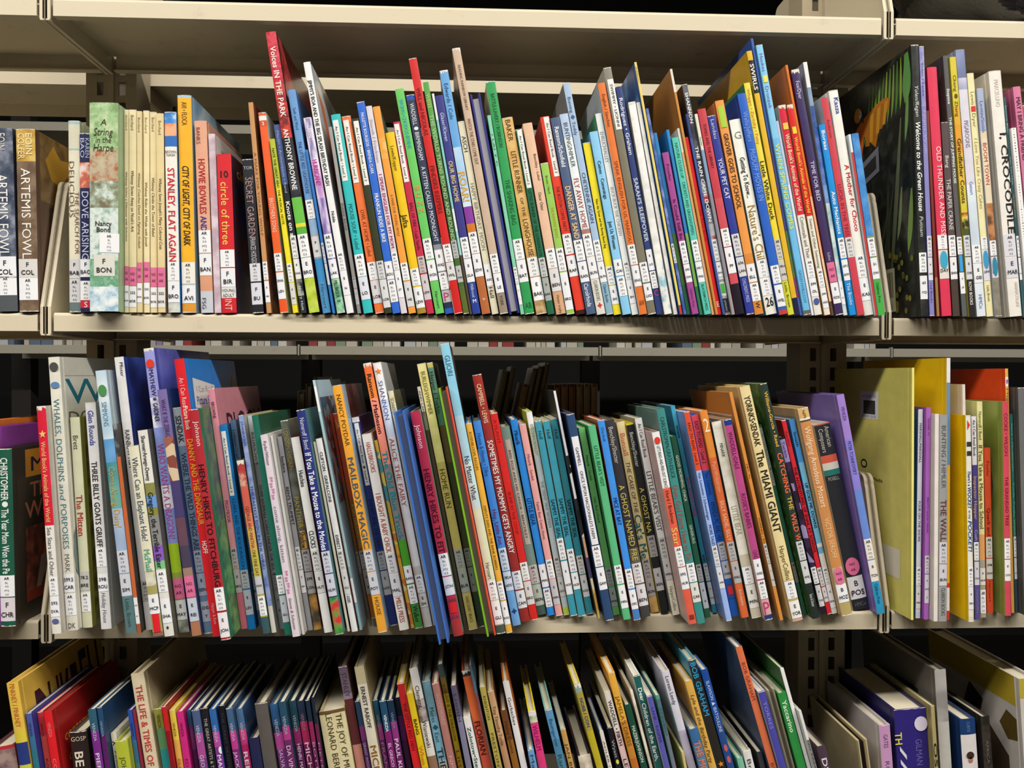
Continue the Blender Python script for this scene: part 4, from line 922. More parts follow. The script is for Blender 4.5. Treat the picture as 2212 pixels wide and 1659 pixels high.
R2 = r'''
-72 912 -62 1352 34|e07a2a|||s=e07a2a
-40 924 -32 1353 33|8a3a98|960-1200 e0c040 .5 FANTASTIC|| s=8a3a98
-6 970 3 1354 31|1f5a45|990-1082 e4e8e0 .5b CHRISTOPHER;1084-1096 e4e8e0 .5h ●;1100-1240 e4e8e0 .5b The Year Mom Won the Pe|A 1243 1290 4.0 2.0;C 1291 1343 F/CHR dcd4d8|s=2a221c;cov=matt;dep=.16
80 878 115 1370 24|d8203a 1136:e4e0d6|955-1128 e8b070 .5b World Book's Animals of the World;1140-1245 55555a .5 Sea Stars and Other|S 930 948 e8c070;A 1247 1288 4.0 1.0;C 1290 1334 593/SVA;O 1337 1348 5a6090|s=c8c0b4
99 772 139 1363 29|e0dccc|863-1040 4a7a88 .55 WHALES, DOLPHINS;1046-1082 4a7a88 .5i and;1090-1186 4a7a88 .55 PORPOISES;1198-1236 6a6a64 .45 MARK;1346-1358 4a4a44 .55h DK|O 784 804 4a4844;O 826 840 5a80b0;C 1240 1281 599.5/CAR;A 1283 1331 7.1 1.0|s=dcd8c8;dep=.19;cov=whales
151 902 178 1357 21|d4d4b4|942-972 4a4a44 .55 Brett;1070-1158 b03a34 .65b The Mitten|C 1235 1277 78.2/BRE c4c2be;A 1280 1323 1.8 0.5|s=8a8a3a;dep=.17;cov=olive
184 870 219 1360 22|dcdad8|888-963 4a52a0 .55b Glen Rounds;998-1182 332a2a .55b THREE BILLY GOATS GRUFF;1281-1346 6a6a80 .4i Holiday House|A 1184 1226 2.8 0.5;C 1240 1279 398/ROU|s=a8a49e;dep=.15
206 801 273 1369 23|c,b8d0de,d4e0e6,a0c0d4 950:c,7fb0d8,5a98cc,a0c8e0 1000:c,4a9098,3a7a88,6aa8a0 1100:c,8fa8c8,7a98c0,a8b8d0 1290:5a7a7c|870-922 6a90a4 .5 SIMMONS;1010-1140 c8a03a .6 Come Along, Daisy!;1295-1355 40585a .4 Little, Brown|O 833 858 4a8a4a;A 1190 1240 1.9 0.5 d0d2da;C 1241 1289 E/SIM d0d2da|s=b8c8cc;dep=.17
243 917 298 1369 11|a,4a4a4c,8a8a8c,2a2a2c 988:d06a3a 1350:b05a38||C 1291 1349 599/ST|s=3a342e
245 772 312 1362 22|dedcda|785-815 33333a .4@.2 Pfister;930-1010 33333a .5 RAINBOW FISH|A 1255 1300 3.3 0.5 b8b4b4|s=2f3f8a;dep=.19;cov=fish
277 964 331 1376 22|e0dcc0 1235:a,d4d0b8,a8a078,e0dcc8 1267:a8a060 1367:8a6a58|990-1170 3a4a6a .6 Where Can an Elephant Hide?;1188-1235 5aa88a .6b McPhail|C 1285 1328 E/MCP;B 1328 1367 e0202e|s=b8b4a0
297 930 356 1376 21|e0ddd4 1045:8a8a4a 1072:6a9ad8 1098:8a8a3a 1115:8a8a88 1180:8a5ac0 1213:7fc08a 1231:e0ddd4|943-1040 44443e .42b Sharmat•Aruego-Dewey;1065-1229 2a2a28 .55b Gregory, the Terrible Eater|A 1234 1281 2.0 0.5;C 1294 1348 E/SHA;G 1352 1362 2a2a28|s=5a584a;dep=.15
310 753 387 1368 22|9a9ad8 860:a,e4e2ee,b0b0e0,f0eef4 925:8fa0e0 1050:c,e8e6f0,b0b8e4,f0eef4 1100:8f9cdc 1175:a8cc2a 1238:9aa84a 1341:a,8a9084,5a6048,b8b8a8|800-857 33334a .45b MAYHEW;859-868 33334a .4h ✷;872-912 33334a .45b GARDINER;960-1165 c0509a .6 WHO WANTS A DRAGON?|O 778 797 d83a2a;P 1250 1296;C 1297 1341 E/MAY d8dcd8|s=5a5ab0;dep=.19;cov=lilac
339 842 416 1375 22|7a6aa0 945:v,a06050,d8c0a0,8a4a40 1040:4a4070 1120:6a4a58 1180:4a4258 1228:a08070 1344:b07858|865-945 4a3a6a .5 WHAT IF THE ZEBRAS|P 1245 1292;C 1293 1344 E/REI c4ccd8|s=3f4a78
371 881 440 1370 21|a4a8ac 965:6a8098|900-958 2f3238 .6b SENDAK;980-1190 2f3a48 .55b WHERE THE WILD THINGS ARE|A 1190 1238 3.4 0.5 9aa2b2;C 1240 1289 E/SEN 9aa2b2;C 1300 1345 OG/Y a8acb8|s=5a6a80
376 776 460 1376 21|d8222a|818-880 f0c0b8 .5 An I Can Read;880-930 f0d0c0 .5b Picture Book;950-1135 e8a030 .6b DANNY AND THE DINOSAUR;1170-1197 f4e8e0 .5b HOFF;1305-1350 f0a0a0 .35 Harper & Row||s=1f80d8;dep=.19;cov=bluecat
408 885 478 1384 23|b02a34|912-965 e8d0c8 .5@.15 Johnson;1005-1268 2a1418 .6b HENRY HIKES TO FITCHBURG|A 1270 1321 2.1 0.9;C 1324 1379 E/JOH ece8ea|s=3a7a5a;cov=henry;dep=.16
446 840 519 1360 17|d88c98 1282:c86a7a|870-905 6a3040 .5 BROWNE;1082-1130 7a4050 .5 PIGGYBOOK|A 1183 1230 2.4 0.5 b0a8a8;C 1231 1282 E/BRO b0a8a8|s=d88a98;dep=.19;cov=pig
473 918 537 1361 19|1a78c0|1078-1230 0f4a80 .45 CLARA AND THE BOOKWAGON|W 933 1072 -.42 .18 An I Can Read Book • Level 3;A 1232 1273 2.5 0.5 b4b8c0;C 1275 1330 E/LEV b8bcc8|s=14507a
495 908 557 1355 14|4a6480|930-990 2f4258 .55 Levinson / Carl|A 1235 1275 2.5 0.5 8a94a0;C 1280 1320 E/W 8a94a0|s=3a4a60
512 995 568 1370 17|a,c0504a,d8c0a0,b03a3a 1052:d0604e 1110:e0805a 1140:d8a85a 1190:c0b850 1334:3a5a60|1095-1245 8a4a2a .5 GEORGE AND MARTHA ONE FINE DAY|C 1246 1286 MAR c4c4c8;A 1289 1332 2.4 0.5|s=4a5a48
512 898 587 1368 14|a,8a9ccc,6a7cb8,a4b0d8 1310:d8d4c8|912-965 4a5a9a .5 STARBUCKER;1050-1230 3a4880 .55 THE FASTEST DOG IN THE WIND||s=b0b0ac
532 898 601 1360 14|b4b6b8 1000:8a8e90|935-1005 5a5c60 .5 BULLER/SCHADE;1048-1232 4a4c50 .5 20,000 BASEBALL CARDS UNDER THE SEA|A 1235 1276 2.5 0.5 8a8e92;C 1280 1335 E/B 8a8e92|s=d0b840
545 898 615 1373 16|1f6a58||A 1243 1285 2.4 0.5;C 1287 1346 F/GLI b8bcc4|s=1f5a40;dep=.16
559 940 632 1377 21|ddd0d8|955-1007 6a5a6a .45 Ryder/Winter;1095-1215 7a7a8a .5 come along, kitten;1293-1362 6a5a62 .4i Simon & Schuster|F 1030 1080 d080a8;F 1232 1284 d080a8|s=e0dcd8
584 942 653 1372 7|d4d2cc|||s=c8c6c0
592 944 660 1363 16|8f9094|987-1022 2c2c30 .6b Isadora;1053-1135 2c2c30 .6b BEN'S TRUMPET|A 1182 1231 2.2 0.5 d4d4d2;C 1232 1282 E/ISA d4d4d2|s=a0a0a4
604 909 677 1362 18|a,5a6058,4a4a40,6a7068 1282:a,8a6a3a,4a4438,c0904a|928-1016 a08a4a .6 LONDON • MORIN;1075-1142 a89a48 .65 PANTHER|B 1148 1187 c89a4a;T 1150 1185 2a2418 .7 Shadow;A 1188 1236 2.4 0.5 a0a0a0;C 1237 1284 599/LON a0a0a0|s=8a7a68
628 945 701 1368 18|dcdcd8|1018-1053 33363c .55b Hutchins;1148-1185 3a3c40 .6b CLOCKS|A 1190 1236 2.2 0.5 c8c8c6;C 1237 1283 E/HUT c8c8c6|s=8a2a34
641 886 724 1372 20|2a3478 1292:a,5a9a4a,3a7a3a,c8383a|905-972 d0d4e4 .55 Numeroff / Bond;980-1190 eef0f4 .7b If You Take a Mouse to the Movies|A 1192 1240 2.1 0.5 c6cad6;C 1241 1290 E/NUM c6cad6|s=4a7a7c;dep=.17
675 955 751 1365 5|e0d8c4||| s=7a3a20
682 948 760 1366 17|e4e4e2|978-1085 33363a .5b CLIFTON · GRIFALCONI;1157-1188 33363a .5b EVERETT;1288-1303 33363a .5b GOODBYE|A 1190 1232 2.5 0.5 d0d0ce;C 1233 1286 E/CLI d0d0ce|s=7a4030
679 822 778 1362 12|b0d8dc 836:eeeeee 890:a8ccd0 1225:8ab0b4 1250:e8ecee 1302:8ab8c4|||s=a8b8bc;dep=.18;cov=patch
699 895 787 1337 14|a03820 1040:7a4a20 1240:6a5a4a||A 1192 1240 2.0 0.5 8a8078|s=8a2a1c
714 893 799 1337 16|b84e30 1080:8a5a2c 1286:a8682c|905-930 d8a060 .5 2;1090-1185 d0a050 .45 A GIFT FOR CHRISTMAS|A 1190 1230 2.0 0.5 a8a09c;C 1231 1285 E/B 9a928e|s=7a3018
717 833 818 1368 21|f0a838|855-965 5a4010 .5 NANCY POYDAR;990-1186 4a5a6a .65b MAILBOX MAGIC;1292-1330 6a5020 .45 HOUSE|A 1190 1236 2.4 0.5 d0d2d8;C 1237 1287 E/POY d0d2d8|s=a0c0d4;dep=.17;cov=maroon
758 902 841 1353 17|f0eeee 914:2c3a80|1080-1186 1a2450 .5 DANNY AND THE DINO|W 916 1050 -.3 .3 An I Can Read Book ♦ Level 1;A 1192 1233 2.3 0.5 b4b8c0;C 1234 1287 E/HOF c0c0c6|s=3a3a7a
781 938 863 1363 21|e0dcd4|958-1022 b04a40 .5 HALLS/BROOKS;1068-1195 b0483a .55 I BOUGHT A BABY CHICK;1293-1346 b0483a .55 MILLS PRESS|A 1198 1240 2.2 0.5 d0ced2;C 1241 1291 E/MAL d0ced2|s=c0a090
807 952 889 1358 9|v,d0b040,4a9aa0,e8d060 1150:v,e8b040,d8803a,e8d880|||s=4a7aa0
782 785 895 1359 20|f07038 820:f08434 862:f0907a 1005:8a8480 1168:4aa02a 1306:3f8a38|810-938 2a1a14 .55b Ransom / Matheson;976-1168 1f8a98 .65b The Old Blue Truck;1310-1346 1a2a18 .6 Walker|C 1223 1262 E/RAN;A 1264 1306 2.3 0.5|s=b04a28
804 784 914 1356 20|f0eeee 865:d4deee 945:e4e2e0 1225:c8c4bc|825-908 5a6aa0 .55 SHANNON;948-1095 b05a58 .55 ALICE THE FAIRY|S 797 812 e8882a;A 1243 1282 2.5 0.5;C 1284 1314 E/SH d8d4ca|s=c4c4c4;dep=.17
836 845 935 1352 13|v,dcd8a8,e0c890,e4e0c0 890:d8dcd0|862-896 7a7a5a .6 SCHAEFER|| s=8a8a60;dep=.16
849 890 947 1394 24|3f74c8|||rev=5a6684;s=3f74c8;dep=.2
886 889 980 1376 22|b02a4a 1100:b83048 1342:b03a3a|920-970 f0d8d8 .5 Johnson;1015-1196 4a1020 .6b HENRY HIKES TO FIT;1292-1302 44444a .85h Independent;1328-1338 44444a .7h 2nd Level|A 1197 1246 2.1 0.5 eceef2;C 1247 1288 JOH e0e2ea;B 1303 1326 e0242a|s=7a9a8a
900 836 1003 1362 9|c8c0b0 890:8a8070 930:4a4034|845-900 5a5248 .6 AND LAND|| s=5a4a34
899 786 1012 1362 20|a,e0d488,dccf80,e8dc98 1000:c8b468 1190:c8b470|805-897 7a7040 .5 BURLEIGH/WIMMER;1015-1098 5a4c28 .6 HOME RUN;1290-1346 7a6830 .4 HARCOURT BRACE|A 1188 1228 2.0 0.5 a8aaa8;C 1229 1282 E/BUR a8aaa8|s=6a5a34
921 784 1034 1356 13|d8d070 796:7aa890 850:5a8a74 920:6a5a3a 1000:4a4a30 1285:3a4a3a|805-895 2f5a4a .6 Harper / Turkle|A 1185 1225 2.0 0.5 8a8c88;C 1226 1280 E/H 8a8c88|s=34342e;dep=.16
945 838 1052 1377 22|86c82a|||rev=6a6258;s=e84a28;dep=.17
950 743 1072 1371 22|8ccce4 900:a8d4e4 1000:c8e0e0 1100:dce0c0 1352:4a5a50|770-813 3f6a88 .6 GLIORI;987-1081 33404a .6 No Matter What;1217-1252 6a6a5a .45 Harcourt|A 1256 1298 2.1 0.5;C 1300 1351 E/GLI|s=2a2420;dep=.18
1003 915 1092 1369 15|eab040|935-1016 8a5a10 .45 ROSENBLOOM, RAGLIN;1094-1232 6a4a10 .4 DEPUTY DAN AND THE BANK ROBBERS|A 1257 1298 2.2 0.5;C 1300 1351 E/ROS|s=1f80c8
1021 910 1108 1353 18|4a90dc 1278:7ab0e0|938-1030 2a5aa0 .5 Hoose & Hoose • Tilley;1102-1178 7a3a6a .5b Hey, Little Ant;1315-1328 22447a .6h ✦|A 1185 1235 2.5 0.5 dce4ea;C 1236 1278 782.4/HOO dce4ea|s=3a78c0
1019 810 1125 1345 21|a8342c 1030:a0322c|832-916 f0c8a0 .5b CAMPBELL • LEWIS;953-1197 f4ece4 .6b SOMETIMES MY MOMMY GETS ANGRY|A 1235 1275 2.5 0.5;C 1277 1316 E/CAM eceae8|s=e0d0a0
1057 893 1146 1341 17|d82a28|910-960 a01818 .4 RYLANT;1065-1155 a01818 .4 BUMP IN THE COOP|A 1216 1256 2.1 0.5;C 1257 1308 E/BRO dcd8d8|s=9a1c1c
1080 922 1161 1330 20|7a968c 1280:4a6258|| W 952 1178 -.28 .28 RED FOX AND HIS CANOE • BENCHLEY c0b4a8;A 1222 1263 2.2 0.5 c8c6c2;C 1264 1310 E/BEN b8c8b8|s=5a7068
1102 907 1183 1331 16|2f88dc|932-963 0f3a70 .55b Minarik;1078-1136 0f3a70 .6b LITTLE BEAR|C 1220 1270 E/MIN;A 1272 1313 2.4 0.5|s=2060a8
1120 917 1201 1332 15|e8a8a4|983-1040 8a5050 .42 Minarik - Sendak;1086-1166 8a5050 .42 Father Bear Comes Home|A 1210 1251 2.1 0.5;C 1253 1308 E/MIN c8c4c6|s=c88080
1136 890 1218 1330 13|f0f0ee 925:b4c0b0 985:a8b8bc 1312:a8c04a|918-985 7a8a7a .5 O'CONNOR/ALLEY;1040-1140 7a8a88 .5 THE TEENY TINY WOMAN|A 1203 1246 2.2 0.5 b8bab8;C 1248 1290 E/OCO b8bab8|s=c8d830
1154 910 1232 1332 15|3f9cb0|933-951 1a4a58 .5 Hoff;1080-1163 143c48 .55b SAMMY THE SEAL|A 1164 1211 2.0 0.5;C 1213 1286 E/HOF|s=e4dcc0
1172 910 1250 1333 15|3f9cb0|930-950 1a4a58 .5 Hoff;1078-1160 143c48 .55b SAMMY THE SEAL|A 1187 1237 2.0 0.5;C 1238 1275 E/HOF|s=e4dcc0
1189 905 1267 1328 15|3f9cb0|930-950 1a4a58 .5 Hoff;1080-1163 143c48 .55b SAMMY THE SEAL|A 1201 1242 2.0 0.5;C 1243 1291 E/HOF|s=e4dcc0
1205 912 1286 1322 7|6a6468|||s=4a4448
1194 845 1294 1337 11|e4e2ec 985:v,1c1c20,e8e8e8,2a2a2e 1160:d8a888 1205:4a4470 1250:v,d8b860,e8dcb0,c8983a|||s=24242a;dep=.17
1222 895 1306 1342 19|2f4a70|| W 945 1178 -.42 .42 GAMMELL    ONCE UPON MACDONALD'S FARM e8e6ea;A 1180 1226 2.0 0.5;C 1227 1276 E/GAM|s=26406a
1249 925 1325 1330 14|7cc878|985-1040 2f6a38 .4 Minarik • Sendak;1075-1130 2f6a38 .4 Little Bear's Friend|A 1228 1268 2.2 0.5 b8bab8;C 1270 1312 E/MIN b8bab8|s=5aa858
1270 920 1347 1340 16|5cb880|965-1052 1f5a34 .5 LITTLE BEAR'S VISIT|A 1222 1263 2.3 0.5;C 1265 1316 E/MIN|s=4aa060
1290 908 1369 1341 15|3f90e4 1317:4a80c0|925-955 1a4888 .4 Oechsli;1077-1136 123a78 .6b MICE AT BAY|A 1230 1273 2.3 0.5;C 1275 1318 E/OEC|s=a8442a
1305 908 1385 1335 21|3a3a40 1186:6a6858 1310:4a4a4a|925-1003 c8c8c0 .5 Benchley/Shecter;1050-1212 d8c860 .62 A GHOST NAMED FRE|A 1218 1262 2.4 0.5;C 1264 1311 E/BEN|s=4a4a48
1331 912 1406 1325 18|e0cc98 1290:a,c89a58,d8b070,a87838|938-985 d86a4a .6 Bonsall;1000-1110 4a4030 .5i THE CASE OF THE;1113-1208 2a6a70 .9b Cat's Me|A 1208 1252 2.9 0.5 b8b2b0;C 1253 1290 E/BON b8b0b0|s=b89a68
1351 915 1427 1326 18|d8c820 920:26262a|936-1010 c8c8c0 .5 Benchley/Shecter;1055-1152 d8c860 .6 A GHOST NA|A 1158 1205 2.4 0.5 a8a4a4;C 1228 1278 E/BEN c4c0c4|s=d8c820
1370 904 1453 1330 19|dededc 1255:e0dcc8|917-990 33332f .5 An I Can Read Book;1020-1148 4a4a4a .7 LITTLE BEAR'S VISIT;1268-1320 8a8878 .5 HarperCollins|A 1162 1208 2.4 0.5 c4c4c2;C 1209 1255 E/MIN c4c4c2|s=8a8a88
1403 934 1485 1350 20|ececea 1056:e2604a|965-1055 33332f .42 LET'S READ-AND-FIND-OUT SCIENCE;1062-1132 5a2018 .5 Hurd / Brickman;1142-1180 e8c86a .8 Star;1330-1340 3a1410 .7h ▦|O 946 961 d83a2a;A 1182 1226 2.3 0.5;C 1227 1275 593./HUR|s=c8a8a0
1417 884 1506 1349 18|3f8a84|903-1035 1f4a4a .5 CARLSTROM/McGRATH-ESLICK;1050-1212 a8504a .65 Does God Know How to Tie|A 1218 1259 2.3 0.5;C 1260 1303 E/CAR e0dcd4|s=6a8a80;dep=.17
1448 943 1524 1336 12|2a5f48|985-1085 d8dcd0 .5b GOOD MORNING, CHICK;1135-1175 c8d0c4 .5b GINSBURG|A 1220 1258 2.3 0.5 a8a8aa;C 1259 1316 E/G c0c0ca|s=1f4a34
1449 877 1541 1325 15|3f9cba|920-948 1a4860 .55b WABER;1032-1118 d0408a .65b IRA SLEEPS OVER;1198-1216 1a4860 .6b WEEK|A 1218 1256 2.3 0.5;C 1258 1307 E/WAB|s=2a7a98;dep=.17
1470 890 1562 1343 18|e0502e 1018:9cb8ec|915-1005 5a1a0a .5 EASY-TO-READ  Level 2;1022-1125 2a3458 .5 Van Leeuwen / Schweninger;1135-1180 2a3458 .55 MORE TALES|A 1180 1225 2.3 0.5 dcdad8;C 1226 1273 E/VAN dcdad8|s=8aa0e0
1492 897 1581 1333 17|d84a5a 1018:1f5ab0|912-1002 4a1020 .5 EASY-TO-READ • Level 2;1022-1070 123a80 .5 Van Leeuwen;1085-1170 102e68 .6 AMANDA PIG AND HER;1258-1268 55555a .9h Independent;1288-1296 44444a .8h 2nd Level|A 1172 1212 2.3 0.5 aeb0b4;C 1213 1252 E/VAN aeb0b4;B 1268 1286 d02a30|s=2a58c8
1510 888 1601 1336 17|e08a38 990:d8683a|905-935 f4e4c8 .6h 2;1000-1065 e8a880 .55 Paul/Wickstrom;1083-1170 f0c0a0 .55 SILLY SADIE, SILLY;1275-1310 f0c8b0 .4 Scholastic|A 1172 1213 2.3 0.5 b4b0ae;C 1214 1262 E/PAU b4b0ae|s=e88a30
1537 911 1623 1337 23|a,dcd8c8,d0ccb8,e8e4d8 1200:c8c0a8|960-990 4a4a44 .35 MINARIK;1095-1157 b0a890 .6 LITTLE BEAR|A 1226 1264 2.4 0.5;C 1265 1316 E/MIN e4e0d8|s=3a4a44
1560 907 1652 1341 18|22358a 921:b84a84 1297:d8a8a0 1330:2a3a80|935-1015 6a1a4a .55 WADDELL•DALE;1068-1142 6a1a4a .55 ROSIE'S BABIES;1190-1208 7a3a5a .6 CAND;1300-1328 c03a7a .7h P|C 1209 1253 E/WAD;A 1255 1296 2.3 0.5|s=c8a890
1598 1007 1668 1330 12|d09a6a 1035:a8a03a 1080:5a7a3a 1180:3a6a4a|1085-1125 3a3a1a .6 TIMOTHY|A 1240 1278 2.4 0.5 a8a4a4;C 1279 1318 E/KE a8a4a4|s=c89a70
1574 848 1691 1341 16|dc9040|1003-1036 4a2c10 .45 HEY, AL;1118-1174 4a2c10 .5 YORINKS • EG|A 1175 1218 2.9 0.5 c8c4be;C 1219 1268 E/YOR c8c4be|s=c08040;dep=.17;cov=heyal
1596 835 1712 1344 23|e8d49c 1255:c8b070 1338:d0a890|858-966 2a2418 .6b YORINKS•SENDAK;975-1152 2a2418 .75b The MIAMI GIANT;1182-1254 5a4a28 .5 HarperCollins|A 1257 1296 2.3 0.5;C 1300 1338 E/YOR f2f0ec|s=e0c080;dep=.17
1637 918 1736 1330 8|2f6a58||W 925 1050 -.4 .4 An I Can Read Book ● Level 1 9aa4a4;A 1215 1260 2.0 0.5 8a8c8c|s=244a3c
1641 829 1754 1338 16|2c3a34 1262:26302c|848-966 d8b040 .5b Williams-Garcia • Reed;980-1066 e86a40 .75b CATCHING;1074-1102 d8b040 .65b THE;1110-1150 e86a40 .75b WILD;1155-1169 e86a40 .75b W;1285-1312 c8d0c8 .5 Simon & Schuster|A 1170 1212 2.3 0.5 d0d0d2;C 1213 1262 E/WIL d0d0d2|s=2a5030;dep=.18;cov=jungle
1683 945 1774 1328 12|1a1a20 951:9a8ac0 1000:v,3a2a48,9a8ab8,2a2030|955-990 5a3a80 .5 Turkle|A 1226 1263 2.1 0.5;C 1265 1312 E/TUR d8d8d8|s=3a2a44
1686 908 1788 1328 11|d82a34|933-966 8a1018 .5 Stadler;1010-1196 3a0a10 .6b THE ADVENTURES OF SNAIL AT SCHOOL|A 1227 1268 2.0 0.5 d8d4d4;C 1269 1302 E/STA d8d4d4|s=b01c28
1702 906 1797 1327 15|4a98dc 1000:7ac0e4 1175:eceae6 1183:7ab8d8 1197:e4e2dc|934-966 1a4068 .5b Smath;1045-1142 1a3a58 .55b UP GOES MR. DOWNS|A 1227 1263 2.1 0.5;C 1264 1315 E/SMA|s=3a80c0
1720 882 1814 1332 26|d8b070 906:f0e8dc 910:5a4a38 914:cc8a50 1228:c0b080 1303:b8a468|888-902 7a5a30 .7h §;925-1098 f0dcc0 .55 Wolfgang Amadeus Mozart;1122-1208 e8c898 .5 VICTOR SEROFF|Q 1227 1266;C 1264 1304 B/MOZ|s=c8a878;dep=.17
1756 916 1842 1320 36|c85a4a 922:2e3036 987:d8604a 1003:d8d4c8 1018:2a7a70 1030:2c2e34|926-970 c8c4b8 .3@.22 American;930-980 c8c4b8 .3@-.18 Composers;1033-1041 a8a8a0 .6h POSELL;1303-1312 6a6a6a .6h HMCo|Q 1208 1246;C 1248 1297 B/POS e4e4e6|s=d8d4cc;dep=.14
1806 853 1904 1328 17|a080cc 950:8a80d4 1060:6a8ad4 1258:2f98c4|880-911 5a4a8a .45 VENEZIA;955-1027 3f3f80 .45 PETER TCHAIKOVSKY;1262-1305 14507a .45 Childrens Press|A 1165 1210 5.5 0.5 e8e2d8;C 1211 1258 B/TCH e8e2d8|s=7a68b0;dep=.19
1970 795 1968 1340 5|e8e080|||s=d8cf6a;dep=.2;cov=folder
1985 885 1977 1336 13|d4d4dc 1322:c8ccdc|915-1000 4a4a60 .5 MARSHALL/MARSHALL;1083-1170 4a4a60 .5 FOUR ON THE SHORE|A 1225 1266 2.4 0.5;C 1268 1316 E/MAR dcdad4|s=1f50a0
1999 881 1993 1339 16|a860b8|905-940 7a3a8a .4 DeVAL N;1075-1152 6a2a80 .42 PRETTY GOOD MAGIC|A 1200 1240 2.3 0.5 d0c8d0;C 1241 1304 E/DYS/2 d0c8d4|s=8a48a0
2014 895 2014 1343 13|e4dcd4|||s=d4ccc4
2029 897 2027 1343 18|9a9a98|920-1055 5a5a60 .55 BUNTING / HIMLER;1080-1170 6a4038 .75b THE WALL;1270-1330 5a5a5a .5 CLARION BOOKS|A 1171 1218 2.3 0.5 d0ccd2;C 1219 1266 E/BUN d0ccd2|s=c4bcb4
2045 774 2043 1340 8|e0e0e4 827:6a8ab0 895:5a8ab0 1005:d8a838 1260:c83a30 1270:e0dcd4 1320:c83a30|||s=e8bc10;dep=.2;cov=cloud
2086 898 2092 1344 12|e4e0d0 1333:d8d4c4|908-930 c83a30 .5 ▲;955-985 33332f .6 ▌▌;1018-1050 1f4a90 .6bi There's a;1053-1100 1f4a90 .75bi WOCKET;1103-1122 1f4a90 .5i in my;1125-1192 1f4a90 .75bi POCKET!|A 1225 1268 2.1 0.5;C 1269 1318 E/SEU e8e4e6|s=e8c010;dep=.16
2078 831 2088 1335 8|d8d0c8|||s=dcd4cc;dep=.16;cov=frame
2096 900 2105 1340 12|dcd8dc 1005:4a4088 1265:5a5090|908-986 33343a .55 An I Can Read Book;1030-1123 b89a7a .65b Inspector Hopper;1145-1168 b8b0d0 .6 Cush;1275-1325 8a84b0 .5 HarperCollins|A 1171 1212 2.0 0.5;C 1213 1265 E/CUS d4d0d8|s=3a3478
2110 868 2118 1335 12|e0d898 1155:e0a060 1210:a8a088|890-950 6a6430 .55 Numeroff / Bond;962-1142 6a5a28 .7b If You Take a Mouse to School|C 1227 1265 E/NUM e0dcd0;A 1274 1326 2.7 0.5|s=d0cc80;dep=.17
2125 968 2132 1325 14|d8502e|997-1030 8a2a14 .45 Fowler;1098-1158 5a1a0c .5 Quack and;1255-1300 9a3018 .4 Harcourt|A 1160 1206 1.2 0.5 dcd4cc;C 1207 1252 598/FOW dcd4cc|s=b03a20
2165 868 2171 1331 13|d04a5c|893-985 8a1a34 .55 COOKE • WILSON;1030-1136 7a1a2c .55 THE GRANDAD TREE|A 1163 1208 2.3 0.5;C 1209 1256 E/COO ece8ea|s=8a9a4a;dep=.17;cov=greenlabel
2172 797 2185 1325 10|e0a850 815:e8e0dc 835:e0a850|840-895 5a3a14 .5 Maguire|S 817 832 a03a8a|s=e04a1a;dep=.19;cov=redlabel
2181 895 2192 1325 13|2f7a78 1252:3a4a5a|915-1018 a8d0c0 .5 Sayre • Christiansen;1043-1157 7ac08a .6b Turtle, Turtle, Watch|A 1159 1204 2.3 0.5;C 1205 1252 E/SAY dcd8dc|s=24605e
2189 838 2205 1330 24|6a6a6a|||s=4a4a4a;dep=.15
'''  # cream spine beside BURLEIGH: its lower dark bands paint the neighbour's shadow
